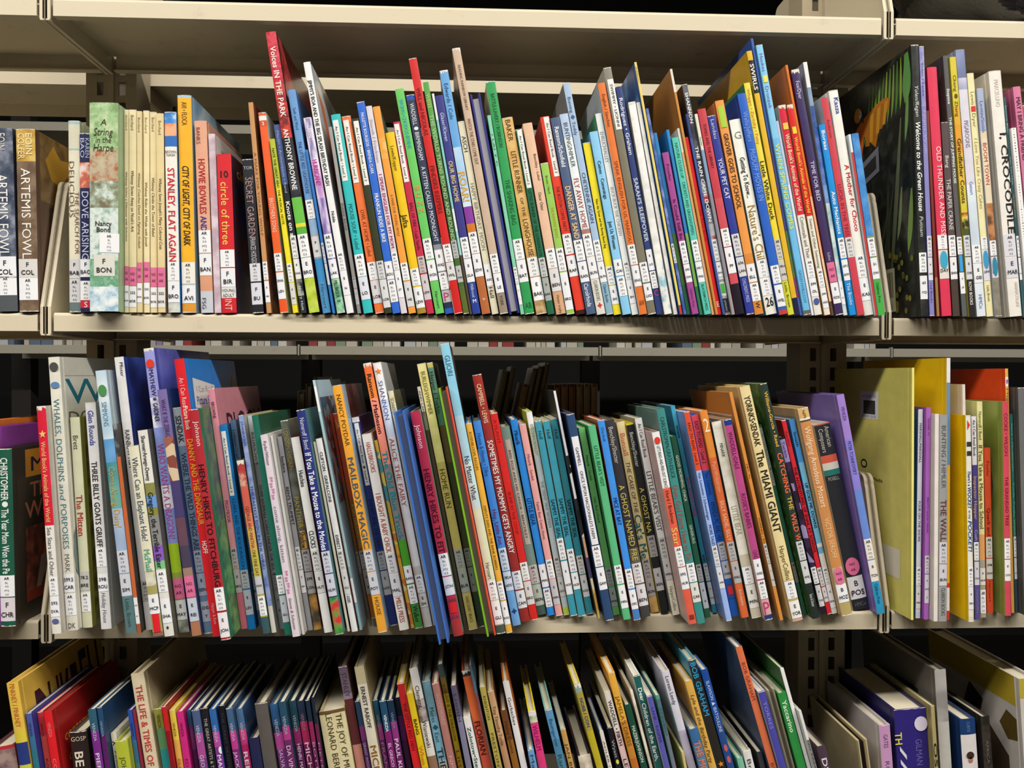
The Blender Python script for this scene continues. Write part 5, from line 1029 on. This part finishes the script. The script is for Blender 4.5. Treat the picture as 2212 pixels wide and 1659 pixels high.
R3 = r'''
-24 1613 -16 1659 54|b83038 1624:a,8a6a6a,6a5058,a08880|||s=5a2a3a
13 1475 43 1659 26|e0b84a 1580:d8c040 1606:2a3a7a 1654:c8c83a|1478-1572 b86a30 .45 PINKNEY / PINKNEY||s=d8b048;dep=.2;cov=duke
55 1540 73 1659 19|4a5a9a 1590:3a6a90 1620:2f7080|1562-1592 2a3460 .4 VENEZIA||s=2a3a90
74 1538 92 1659 18|b8323a 1590:c84a44|1562-1592 7a1a20 .4 VENEZIA;1640-1720 7a1a20 .4 ROMANTIC||s=b82830
93 1538 112 1659 19|d82028|1562-1594 e88080 .4 VENEZIA;1640-1720 e88080 .4 CONTEMP||s=a81c1c;dep=.17;cov=script
150 1580 158 1659 38|2e2220|1592-1602 c8b8a0 .75h GOSP;1625-1657 d8ccb8 .5b@-.05 BE||s=3a2a24
189 1533 207 1659 18|2f5a70 1580:7a2a88|1563-1602 b8c8d8 .4 VENEZIA;1628-1690 d8c8e0 .5b PIERRE||s=24486a
212 1528 228 1659 17|24486a 1588:5a1f60|1558-1592 98a8c8 .4 VENEZIA||s=1f3f60
230 1584 242 1659 16|dcd4c0|1598-1613 2a2622 .7h ✗;1623-1675 5a5448 .5i Famous||s=d0ccb8
250 1600 258 1659 30|b0b838|1636-1700 4a5a20 .4 JOHANN||s=a0a830
271 1535 290 1659 14|2a4a9a 1600:3a6a8a 1650:4a7a70|1562-1592 1a2a60 .4 VENEZIA||s=2a4a9a
287 1536 305 1659 5|8a2a3a|||s=8a2a3a
280 1455 313 1659 29|d4c4a4|1482-1656 b83a38 .5b THE LIFE & TIMES OF||s=c8b890;dep=.2
331 1531 352 1659 17|8a8a3a 1575:5a8a5a 1620:2a8a88|1545-1574 4a4a1a .4 VENEZIA||s=7a7a30
349 1526 369 1659 12|c81c24 1580:8a1420|||s=a01820
362 1534 380 1659 16|e0c44a 1600:e0a850 1640:e09050|1562-1592 8a6a20 .4 VENEZIA;1640-1690 8a5a20 .4 CLAUDE||s=d8c030
379 1538 398 1659 18|c82a7a|1562-1592 7a1a50 .4 VENEZIA;1640-1690 7a1a50 .4 EDGAR||s=b82070
401 1535 418 1659 12|24486a 1570:6a2a5a 1620:4a1c48|1575-1605 8a5a80 .4 VENEZIA||s=1f3f60
414 1534 432 1659 17|4a5a80 1585:a84a90 1640:7a3a80|1568-1605 c8c0d8 .42 VENEZIA;1632-1690 d8c0dc .5 GEORGIA||s=3a4a70
432 1530 452 1659 16|1e1c22|1553-1680 b8b0a8 .42 THE GREAT ARTISTS & THEIR||s=16141a
449 1533 470 1659 18|2f62a0 1582:b04a9a 1615:7a3a90|1568-1605 c8c0d8 .42 VENEZIA;1632-1700 e0d0e8 .6b MARC C|O 1614 1630 f0ecec .7 .4|s=2a5a98
470 1524 488 1659 16|16151c|1540-1660 3a3844 .42 THE GREAT ARTISTS||s=121116
486 1530 507 1659 17|3f5f80 1580:b83a8a 1620:7a2a70|1563-1602 c0bcd4 .42 VENEZIA;1625-1690 d8c0dc .5 JACKSON||s=34506e
506 1532 526 1659 18|4a6a90 1577:d03a80 1610:c02a6a|1562-1600 d0bcd0 .42 VENEZIA;1625-1710 f0d8e4 .6b REMBR||s=34507a
537 1595 546 1659 23|24264a|||s=1f2040
549 1519 570 1659 28|5a5450|||s=4a4540
581 1522 604 1659 18|2f5a88 1570:2a3a60 1584:b84a98 1620:7a3a80|1555-1592 b8c0d4 .42 VENEZIA;1620-1690 d0b8d4 .5 SALVADOR||s=264a70
601 1517 623 1659 18|264a60 1570:a83a80 1600:6a2a60|1548-1588 a8b0c0 .42 VENEZIA;1612-1680 d8b8d0 .6 DA VINCI||s=1f3c50
621 1515 643 1659 18|22404e 1575:8a2a60 1610:5a2050|1546-1582 98a8b0 .42 VENEZIA;1608-1680 d0b0c8 .45b HENRI MATIS||s=1c343f
639 1515 663 1659 17|243048 1560:a82a58 1610:701f50|1543-1580 a87088 .42 VENEZIA;1605-1690 e0b8cc .6b MICHEL||s=1c2438
657 1512 680 1659 13|1c2a3a 1560:8a2450 1610:5a1c48|1604-1690 b080a0 .55 BOTTIC||s=162030
672 1508 692 1659 12|1a2636 1565:6a1f4a|1605-1680 a07898 .55 PIETER||s=141c28
684 1535 706 1659 60|6a5030 1546:d4c89c|1548-1680 4a4028 .24@.24 THE JOY OF MUS;1544-1690 4a4028 .24@-.14 LEONARD BERNST;1546-1700 4a4028 .02@.06 —||s=c0b080
727 1440 768 1659 22|6a5a68 1500:8a7a88 1512:5a2a2a 1610:c08070|1455-1506 4a3e4a .55 STANLEY||s=4a2a28;dep=.18
766 1515 790 1659 13|243a50 1570:6a2a60 1600:4a2450|1605-1665 a088a8 .5 GRANT WOOD||s=1c2c3c
763 1441 803 1659 24|b8ac88 1480:d0c8b4|1485-1574 33302a .42b ERNEST RABOFF;1612-1700 8a5a20 .65b MICHEL||s=a89870
802 1512 828 1659 14|22506a 1565:a0408a 1600:702a6a|1545-1580 8898a8 .42 VENEZIA;1605-1680 b080b0 .55 FRANK||s=1a3c50
818 1514 842 1659 16|224a68 1580:7a2068|1545-1582 d8e0e8 .42b VENEZIA;1607-1658 d0b0d0 .45b EL GRECO||s=1a3a50
836 1512 860 1659 15|1a3048 1560:8a3078 1600:6a2460|1540-1575 8088a0 .42 VENEZIA;1597-1664 d8c0d8 .6b PAUL KL||s=142438
850 1508 876 1659 13|141c2a 1548:4a1c4e 1600:38183c|||s=10141e
857 1476 893 1659 17|b82428 1560:d0242a|1520-1622 6a0c10 .45 THE LITTLE RED HEN||s=d8b030
876 1497 910 1659 16|d8b820|1555-1588 2a2410 .5b BANG;1612-1690 c87a18 .6b When Soph||s=c8a818
881 1444 926 1659 21|d8d4d0 1512:a,6a5c5a,3a3434,b0a4a0 1562:d4d0c8 1635:8a6a54|1483-1530 2c2c2c .5 Clement;1558-1616 2c2c2c .5 Wisniewski||s=8a8480
910 1471 948 1659 19|7aa8b8 1550:88c0d8 1645:d8d8c8|1530-1605 2f5a68 .5 Meres ◆ East;1617-1700 33404a .7b THE BL||s=6a98a8
931 1476 970 1659 18|a87068|1500-1568 c8a098 .5 WOODWARD;1635-1700 c8a098 .5 NMALA||s=8a5850
942 1436 987 1659 16|3a4a48 1465:6a5420 1500:a89020|1480-1600 5a4010 .45 KNIGHT & THE DRAGON;1622-1680 8a3a20 .65 Little||s=3a4440
974 1482 1006 1659 16|5a5468 1550:7a7890|1500-1560 3f3a50 .5 Lionni||s=4a4458
997 1550 1021 1659 19|e0dcd8|1572-1690 2a5a58 .5b Zolotow•Steptoe||s=dcd8d4
994 1448 1041 1659 21|3a3a40 1463:dc6a38 1560:d85a40|1560-1632 4a1c14 .65b FLORIAN||s=b84a28
1013 1438 1063 1659 4|4a6a80 1500:7a4a50 1560:6a4a3a|||s=3f5a6a
1034 1483 1069 1659 16|b0a050|1505-1556 5a5020 .5 KNIGHTON;1585-1700 5a5020 .5 PRESTON'S GO||s=a89a48
1051 1493 1089 1659 15|c8a078 1600:b88a68|1527-1612 6a4a30 .5 Tiny Timothy Turtle||s=a88058
1080 1535 1107 1659 15|6a4020 1600:8a5a24|1560-1628 4a2c14 .45 Henry Cousins||s=5a3418
1083 1472 1125 1659 18|dcd8d8|1508-1568 3a3634 .5 Gorbachev||s=c86a28
1137 1620 1144 1659 18|6a98c8|1632-1690 2a4a78 .55 Marin||s=5a88b8
1140 1537 1164 1659 17|e0dcd8 1548:a,c8c8b0,8a9a70,e0dcc8 1563:d83a78|1568-1622 8a1a60 .6 WILHELM||s=e0d020
1174 1533 1206 1659 20|5a90b8 1600:4a80a0|1555-1615 2a5070 .45 Baumgartner;1632-1690 3a4a3a .55 Ranger||s=7ab8a8
1206 1575 1226 1659 19|c89a58|1607-1700 5a3c18 .5 JAN BRETT||s=98b0c8
1245 1632 1250 1659 32|a,d8ccb8,b8a890,e8e0d0|||s=3a2430
1234 1478 1288 1659 24|8aa098 1498:a89440 1580:b8a828|1510-1572 3a4468 .5b NOBB / CON||s=d8c040
1289 1580 1307 1659 19|dcd4cc|1602-1690 4a443c .42 ADLER / WA||s=4a6ac0
1310 1572 1328 1659 16|201c20|1600-1638 a8a8b0 .55 Wyatt;1642-1652 d8d050 .5h ●||s=1a161a
1302 1495 1346 1659 16|dcd4cc 1580:d8b8b4|1515-1612 33302c .55b WADDELL • FIRTH;1641-1700 33302c .6 LET US||s=c8c4b8
1311 1453 1363 1659 17|e0a840 1560:c08030 1640:b86a2a|1505-1613 7a5010 .55 JAMELA'S DRESS||s=d89830
1347 1523 1384 1659 15|1f4a3a|1570-1648 c8d0c4 .5b MAZER/JOHNSON||s=183a2e
1359 1492 1403 1659 9|a,d8d0bc,c8bca4,e8e0cc|||s=d0c8b4
1367 1460 1414 1659 18|1f5f5a|1488-1645 f0f4f0 .6b Dear Children of the Earth,||s=d8e0dc
1394 1504 1434 1659 15|5a58a8|1530-1606 38347a .5 LANE • KASPER||s=c8c8d8
1411 1503 1452 1659 18|5a9a90 1512:4a7078 1580:6a7484 1640:74768a|1530-1590 3a5560 .5 STEVENS||s=6aa890
1427 1450 1486 1659 19|d0ccd8 1580:b0a8bc|1463-1524 33303a .5 Loreen Leedy||s=c0b8c8
1468 1625 1473 1659 13|c8b878|||s=b8a868
1486 1575 1508 1659 22|3a6a9a 1610:5a7a98|1603-1700 d87a5a .7b THE MOON||s=5a7088
1478 1472 1531 1659 17|d8a850|1503-1650 5a3c10 .5i Lyle and the Birthday Party||s=c89840
1483 1425 1549 1659 20|3a4a50 1440:2a2620|1434-1548 2a90c0 .65b BOB GRAHAM|S 1646 1659 d88a2a|s=4a9ab0
1511 1447 1570 1659 19|1f4a9a 1560:2a4a8a|1473-1583 c0d0e8 .5 SLAWSON ▲ IBATOULLINE;1610-1650 c05a58 .5 ● ●||s=3a68a8
1589 1638 1594 1659 16|78b89a|||s=68a888
1603 1622 1612 1659 18|dcdad8|1642-1690 3a3a38 .5 Brian||s=b8b8b0
1634 1625 1642 1659 11|3a3a40|||s=2a2a2e
1587 1398 1662 1659 16|d87048|1433-1514 8a3a24 .5 BOB GRAHAM;1650-1700 8a3a24 .5 BUFFY||s=4a5a70;dep=.18
1636 1494 1682 1659 16|4a48a0|1518-1577 8a88c8 .5 TORRES||s=c8c8d8
1658 1492 1702 1659 16|b0a890|||rev=6a6050;s=b0a890
1678 1497 1722 1659 19|2f8a40|1515-1584 d8e8d0 .55b Yaccarino||s=287838
1686 1444 1744 1659 11|e8e6e4|||s=3a6a34
1719 1536 1754 1659 10|e0dedc 1600:8a8484|1600-1690 4a4a48 .6 NO PARKING||s=d8d8d4
1762 1612 1773 1659 21|4a3a48|1640-1690 d8d0d4 .6b DSG||s=3a2c38
1851 1600 1859 1659 23|b8a880|||rev=1a1410;s=b8a880
1898 1566 1905 1659 24|c090b8|1587-1616 6a4a70 .4 GATES;1645-1680 6a4a70 .4 ROB||s=b8b0b0
1928 1531 1938 1659 75|2e2472|1582-1608 d8d050 .22b@-.42 TH;1600-1656 6a60a0 .2@.2 GILMAN;1612-1670 d0ccd8 .2b@-.3 //|O 1551 1583 d0c8d8 .42 .3|s=201a50
2007 1525 2014 1659 13|a89a68|1605-1658 1a1812 .85b OS||s=988a58
2018 1447 2031 1659 25|c,a8a4a0,8a8682,bcb8b4 1560:b8b4ac|||s=6a645c;dep=.2;cov=darkbox
2072 1553 2079 1659 34|1c3a6a 1588:d8d0cc|1560-1582 6a80a8 .2 CURTIS|O 1624 1640 3a2a24 .5;O 1636 1648 b0705a .3;|s=1c3a6a
2118 1548 2126 1659 19|a,2a2622,3a342e,1e1c1a|1600-1650 6a645a .35 AFRICA||s=2a2622
2200 1466 2212 1659 40|b0a038 1510:c8c0b4|||s=c8c0b8;dep=.2;cov=safari
'''  # VENEZIA spines left of the wide cream one: blue tops darkened with painted shade
RO = r'''
642 846 630 1220 16|b8ac90|||rev=a89c80;s=a89c80
660 830 655 1220 14|a8a084|||rev=b8b090;s=8a8468
676 815 690 1220 12|c0b498|||rev=c8bea0;s=b0a88c
690 822 712 1220 14|b0a488|||rev=b8ae94;s=a8a080
706 826 735 1220 13|b8ac90|||rev=a8a084;s=8a8468
722 838 765 1220 20|6a8a5a|||rev=a8a084;s=6a8a5a
1085 800 1000 1220 14|a89c78|||rev=b8ae90;s=a09470
1104 793 1020 1220 12|98906c|||rev=a8a080;s=8a8464
1130 830 1045 1220 16|c89a70|||rev=c8a880;s=b8885c
1150 795 1064 1220 10|a8a08a|||rev=b0a890;s=989078
1164 790 1076 1220 11|8a7a5c|||rev=a8a080;s=7a6a4c
1178 784 1090 1220 12|7a6244|||rev=a08a60;s=6a5238
1196 832 1196 1220 15|b88a60|||rev=c09468;s=b08258
1212 830 1212 1220 15|c09468|||rev=c8a074;s=b88a60
1229 830 1229 1220 14|b88a60|||rev=b88e64;s=a87c54
1245 830 1245 1220 14|c8ae84|||rev=d0b890;s=c0a67c
1261 830 1261 1220 14|d0b890|||rev=d0b890;s=c0a67c
1277 830 1277 1220 14|c8ae84|||rev=c8ae84;s=b89c70
'''
DEBUG = False

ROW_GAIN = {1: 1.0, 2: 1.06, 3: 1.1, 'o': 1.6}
books = []
for row, txt in ((1, R1), (2, R2), (3, R3)):
    bs = [parse(l, row) for l in txt.strip().split('\n')]
    for b in bs: solve(b)
    grp = {-1: [], 0: [], 1: []}
    for b in bs: grp[0 if row == 3 else -1 if b['bx'] < -W/2 else 1 if b['bx'] > W/2 else 0].append(b)
    for bay, g in grp.items():
        relax(g, None if row == 3 else bay)
        if DEBUG:
            for i in range(len(g)):
                for j in range(i+1, min(i+5, len(g))):
                    p, q = g[i], g[j]; hm = min(p['h0'], q['h0'])
                    for lv in (0, hm):
                        e = lambda s, sg: s['bx']+(s['tx']-s['bx'])*lv/s['h0']+sg*s['ww']/2
                        ov = e(p, 1)-e(q, -1)
                        if ov > 0.0006: print('OV', row, j-i, p['xb'], q['xb'], 'bottom' if lv == 0 else 'top', round(ov*1980, 1), 'px')
    books.append((row, sum((grp[k] for k in (-1, 0, 1)), [])))
back = []
for l in RO.strip().split('\n'):
    b = parse(l, 'o'); solve(b); back.append(b)
relax(back)
books.append(('o', back))
ORD = ['first', 'second', 'third', 'fourth', 'fifth', 'sixth', 'seventh', 'eighth', 'ninth', 'tenth', 'eleventh', 'twelfth', 'thirteenth', 'fourteenth', 'fifteenth', 'sixteenth', 'seventeenth', 'eighteenth', 'nineteenth', 'twentieth']
def describe(b):
    c1 = pal(bandcol(b['bands'][0][1])); cs = []
    for y, c in b['bands']:
        p = pal(bandcol(c))
        if p not in cs: cs.append(p)
    lens = {}
    ys = [y for y, c in b['bands']]+[b['yb']]
    for i, (y, c) in enumerate(b['bands']): lens[pal(bandcol(c))] = lens.get(pal(bandcol(c)), 0)+ys[i+1]-y
    o = sorted(lens, key=lambda k: -lens[k])
    colr = o[0] if len(o) < 2 or lens[o[1]] < 0.2*sum(lens.values()) else o[0]+' and '+o[1]
    size = 'very thin' if b['w'] <= 9 else 'thin' if b['w'] < 17 else 'wide' if b['w'] > 28 else 'slim'
    ink_ = ''
    if b['txt']: ink_ = ' with '+pal(b['txt'][-1][2] if len(b['txt']) == 1 else b['txt'][1][2])+' lettering'
    return size, colr, ink_
MARKS = {
 1: [(-8, 'grey book cut off at the left edge of the upper shelf'), (197, 'wide green book with a painted tree on its spine, upper shelf', 'wide green tree book'), (394, 'yellow and pale blue book with a slanting blue sky cover, upper shelf', 'yellow and blue book'),
     (666, 'tallest book of the upper shelf, red with white lettering, leaning left', 'tallest red book'), (750, 'tall white book with a pale cover and black lettering, upper shelf', 'tall white book'), (984, 'tall plain red book left of the tall tan one, upper shelf', 'tall plain red book'),
     (1080, 'tall tan book with a torn top, upper shelf', 'tall torn tan book'), (1310, 'tall pale blue book with a grey side, upper shelf', 'tall pale blue book'), (1401, 'tall olive book with a pale title panel, upper shelf', 'tall olive book'), (1562, 'dark grey book with bold white lettering, upper shelf', 'dark grey book'),
     (1735, 'tall sky blue book beside a big yellow cover, upper shelf', 'tall sky blue book'), (1869, 'wide cream book with red and blue lettering, upper shelf', 'wide cream book'), (1989, 'large black book with a parrot and leaves on its cover, upper shelf', 'parrot cover book'), (2180, 'wide white book with big black letters, upper shelf', 'wide white book')],
 2: [(3, 'dark green book with a baseball player cover, middle shelf', 'baseball cover book'), (139, 'wide cream book with big teal letters on its cover, middle shelf', 'wide cream book'), (387, 'tall lilac book with a ragged top, middle shelf', 'tall lilac book'), (519, 'pink book with a pink cover beside its spine, middle shelf', 'pink cover book'),
     (724, 'navy book with bold white lettering, middle shelf', 'navy white-lettered book'), (818, 'yellow-orange book with a pale blue edge, middle shelf', 'yellow-orange book'), (895, 'tall orange and salmon book with black lettering, middle shelf', 'tall orange book'), (1072, 'tallest sky blue book poking up, middle shelf', 'tallest sky blue book'),
     (1125, 'dark red book with bold white lettering, middle shelf', 'dark red book'), (1306, 'navy book with a bordered white title panel, middle shelf', 'navy panelled book'), (1506, 'teal book in a clear plastic cover, middle shelf', 'plastic covered teal book'), (1712, 'cream book with thick black title letters, middle shelf', 'thick-lettered cream book'),
     (1842, 'wide black book with red, white and green bands, middle shelf', 'wide banded black book'), (1968, 'large pale yellow file folder with a label, middle shelf', 'pale yellow folder'), (2027, 'grey book with a dark red title, middle shelf', 'grey book'), (2171, 'pink book with an olive green cover, middle shelf', 'olive covered pink book')],
 3: [(43, 'yellow book with a blue band and big dark cover letters, lower shelf', 'yellow lettered book'), (313, 'tall cream book with red lettering, lower shelf', 'tall cream book'), (469, 'x'), (706, 'very wide cream book with a brown top band, lower shelf', 'widest cream book'), (803, 'tall putty coloured book with dark brown letters, lower shelf', 'tall putty book'),
     (926, 'white book with a grey patch on its spine, lower shelf', 'grey patched white book'), (1041, 'orange book with a torn dark top, lower shelf', 'torn top orange book'), (1125, 'white book with an orange cover, lower shelf', 'orange covered white book'), (1288, 'mustard book with a grey torn cap, lower shelf', 'mustard book'), (1414, 'dark green book with bold white lettering, lower shelf', 'green white-lettered book'),
     (1549, 'dark book with bright blue lettering, lower shelf', 'dark blue-lettered book'), (1662, 'tall orange book leaning beside a dark gap, lower shelf', 'tall leaning orange book'), (1744, 'tall plain white book, lower shelf', 'tall plain white book'), (1938, 'very wide purple book with a pale round emblem, lower shelf', 'widest purple book')]}
seen = set()
for row, bs in books:
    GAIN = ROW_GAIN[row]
    marks = {m[0]: m for m in MARKS.get(row, []) if len(m) > 1 and m[1] != 'x'}
    cur, n = None, 0
    start = None
    for i, b in enumerate(bs):
        m = marks.get(int(b['xb']))
        size, colr, ik = describe(b)
        if m:
            lab = m[1]; cur = m[2] if len(m) > 2 else 'grey book at the left edge'; n = 0
        else:
            n += 1
            if row == 'o':
                lab = f'{ORD[i]} dim {colr} book from the left on the far face shelf'
            elif cur is None:
                lab = f'{size} {colr} book at the left end of the {ROWN[row]} shelf, {ORD[n-1]} from left'
            else:
                place = f'{ORD[n-1]} right of the {cur}' if n > 1 else f'just right of the {cur}'
                lab = f'{size} {colr} book{ik}, {place}, {ROWN[row]} shelf'
                if len(lab.split()) > 16: lab = f'{size} {colr} book, {place}, {ROWN[row]} shelf'
                if len(lab.split()) > 16: lab = f'{size} book, {place}, {ROWN[row]} shelf'
        t = build_book(b, lab)
        if int(b['xb']) == 1968 and row == 2: t.name = 'file_folder'; t['category'] = 'folder'; t['group'] = 'books on the middle shelf'
GAIN = 1.0

# black plastic bag on the top shelf, right bay
def bag():
    m, nt, b = base_mat('black_plastic_film', 0.16, 0.4, 0.7)
    b.inputs['Base Color'].default_value = (0.012, 0.012, 0.014, 1)
    n = nt.nodes.new('ShaderNodeTexNoise'); n.inputs['Scale'].default_value = 26; n.inputs['Detail'].default_value = 2
    bp = nt.nodes.new('ShaderNodeBump'); bp.inputs['Strength'].default_value = 0.35; bp.inputs['Distance'].default_value = 0.006
    nt.links.new(n.outputs['Fac'], bp.inputs['Height']); nt.links.new(bp.outputs['Normal'], b.inputs['Normal'])
    from mathutils import noise
    t = thing('plastic_bag', 'crumpled glossy black plastic bag on the top shelf at right', 'bag', (W*0.79, 0.055, ZL[0]+LIPH))
    mb = MB(); nu, nv = 72, 36; vs = []
    for j in range(nv+1):
        ph = math.pi*j/nv
        for i in range(nu):
            a = 2*math.pi*i/nu
            sx = abs(math.cos(a))**0.7*math.copysign(1, math.cos(a)); sy = abs(math.sin(a))**0.7*math.copysign(1, math.sin(a))
            r = math.sin(ph)**0.6
            p = Vector((0.235*sx*r, 0.098*sy*r, 0.11-0.11*math.cos(ph)*1.0))
            q = noise.noise(p*16)*0.012+noise.noise(p*45)*0.003+abs(noise.noise(p*26))*0.012
            nrm = Vector((p.x, p.y*2, p.z-0.11)); nrm.normalize()
            p = p+nrm*q
            p.z = max(p.z, 0.0006)
            vs.append(p)
    fs = [(j*nu+i, j*nu+(i+1) % nu, (j+1)*nu+(i+1) % nu, (j+1)*nu+i) for j in range(nv) for i in range(nu)]
    mb.add(vs, fs, m); mb.build('bag_film', t, True)
    mb = MB(); pts = [(0.0, 0.0)]
    mb.prism([(-0.03, 0.2), (-0.012, 0.235), (0.0, 0.26), (0.018, 0.232), (0.028, 0.2)], -0.008, 0.008, m, 'y'); mb.build('bag_neck', t)
bag()

# books on the next stack: only their feet show above the far lip
fm = ['d8d4c8', 'c8c0b0', 'e0dcd0', 'b8b0a8', '8aa088', '9a8ab0', 'a04040', 'd0c8b8', 'c8ccd0', '6a7a90']
rf = random.Random(11)
x = FX0-W*1.0
n = 0
while x < FX0+W*2.0:
    wv = rf.uniform(0.012, 0.034); gap = 0.002 if rf.random() < 0.8 else rf.uniform(0.01, 0.05)
    near = (x-FX0) % W
    if 0.02 < near < W-0.05:
        c = rf.choice(fm)
        t = thing('far_book', f'foot of a {pal(c)} book on the far shelf beyond the next aisle, '+('left' if x < FX0 else 'middle' if x < FX0+W else 'right')+' bay', 'book', (x+wv/2, FY+0.012, zf0+0.0257), 'books of the next stack')
        hh = rf.uniform(0.19, 0.25)
        b = MB(); b.box(-wv/2, wv/2, 0, 0.0012, 0, hh, cover_mat(c)); b.build('spine', t)
        for s in (-1, 1):
            b = MB(); xs = sorted((s*wv/2, s*(wv/2-0.002))); b.box(xs[0], xs[1], 0.0013, 0.15, 0, hh, cover_mat(c)); b.build('cover_board', t)
        b = MB(); b.box(-wv/2+0.0021, wv/2-0.0021, 0.0014, 0.146, 0.003, hh-0.003, page_mat('d8d0bc')); b.build('page_block', t)
    x += wv+gap
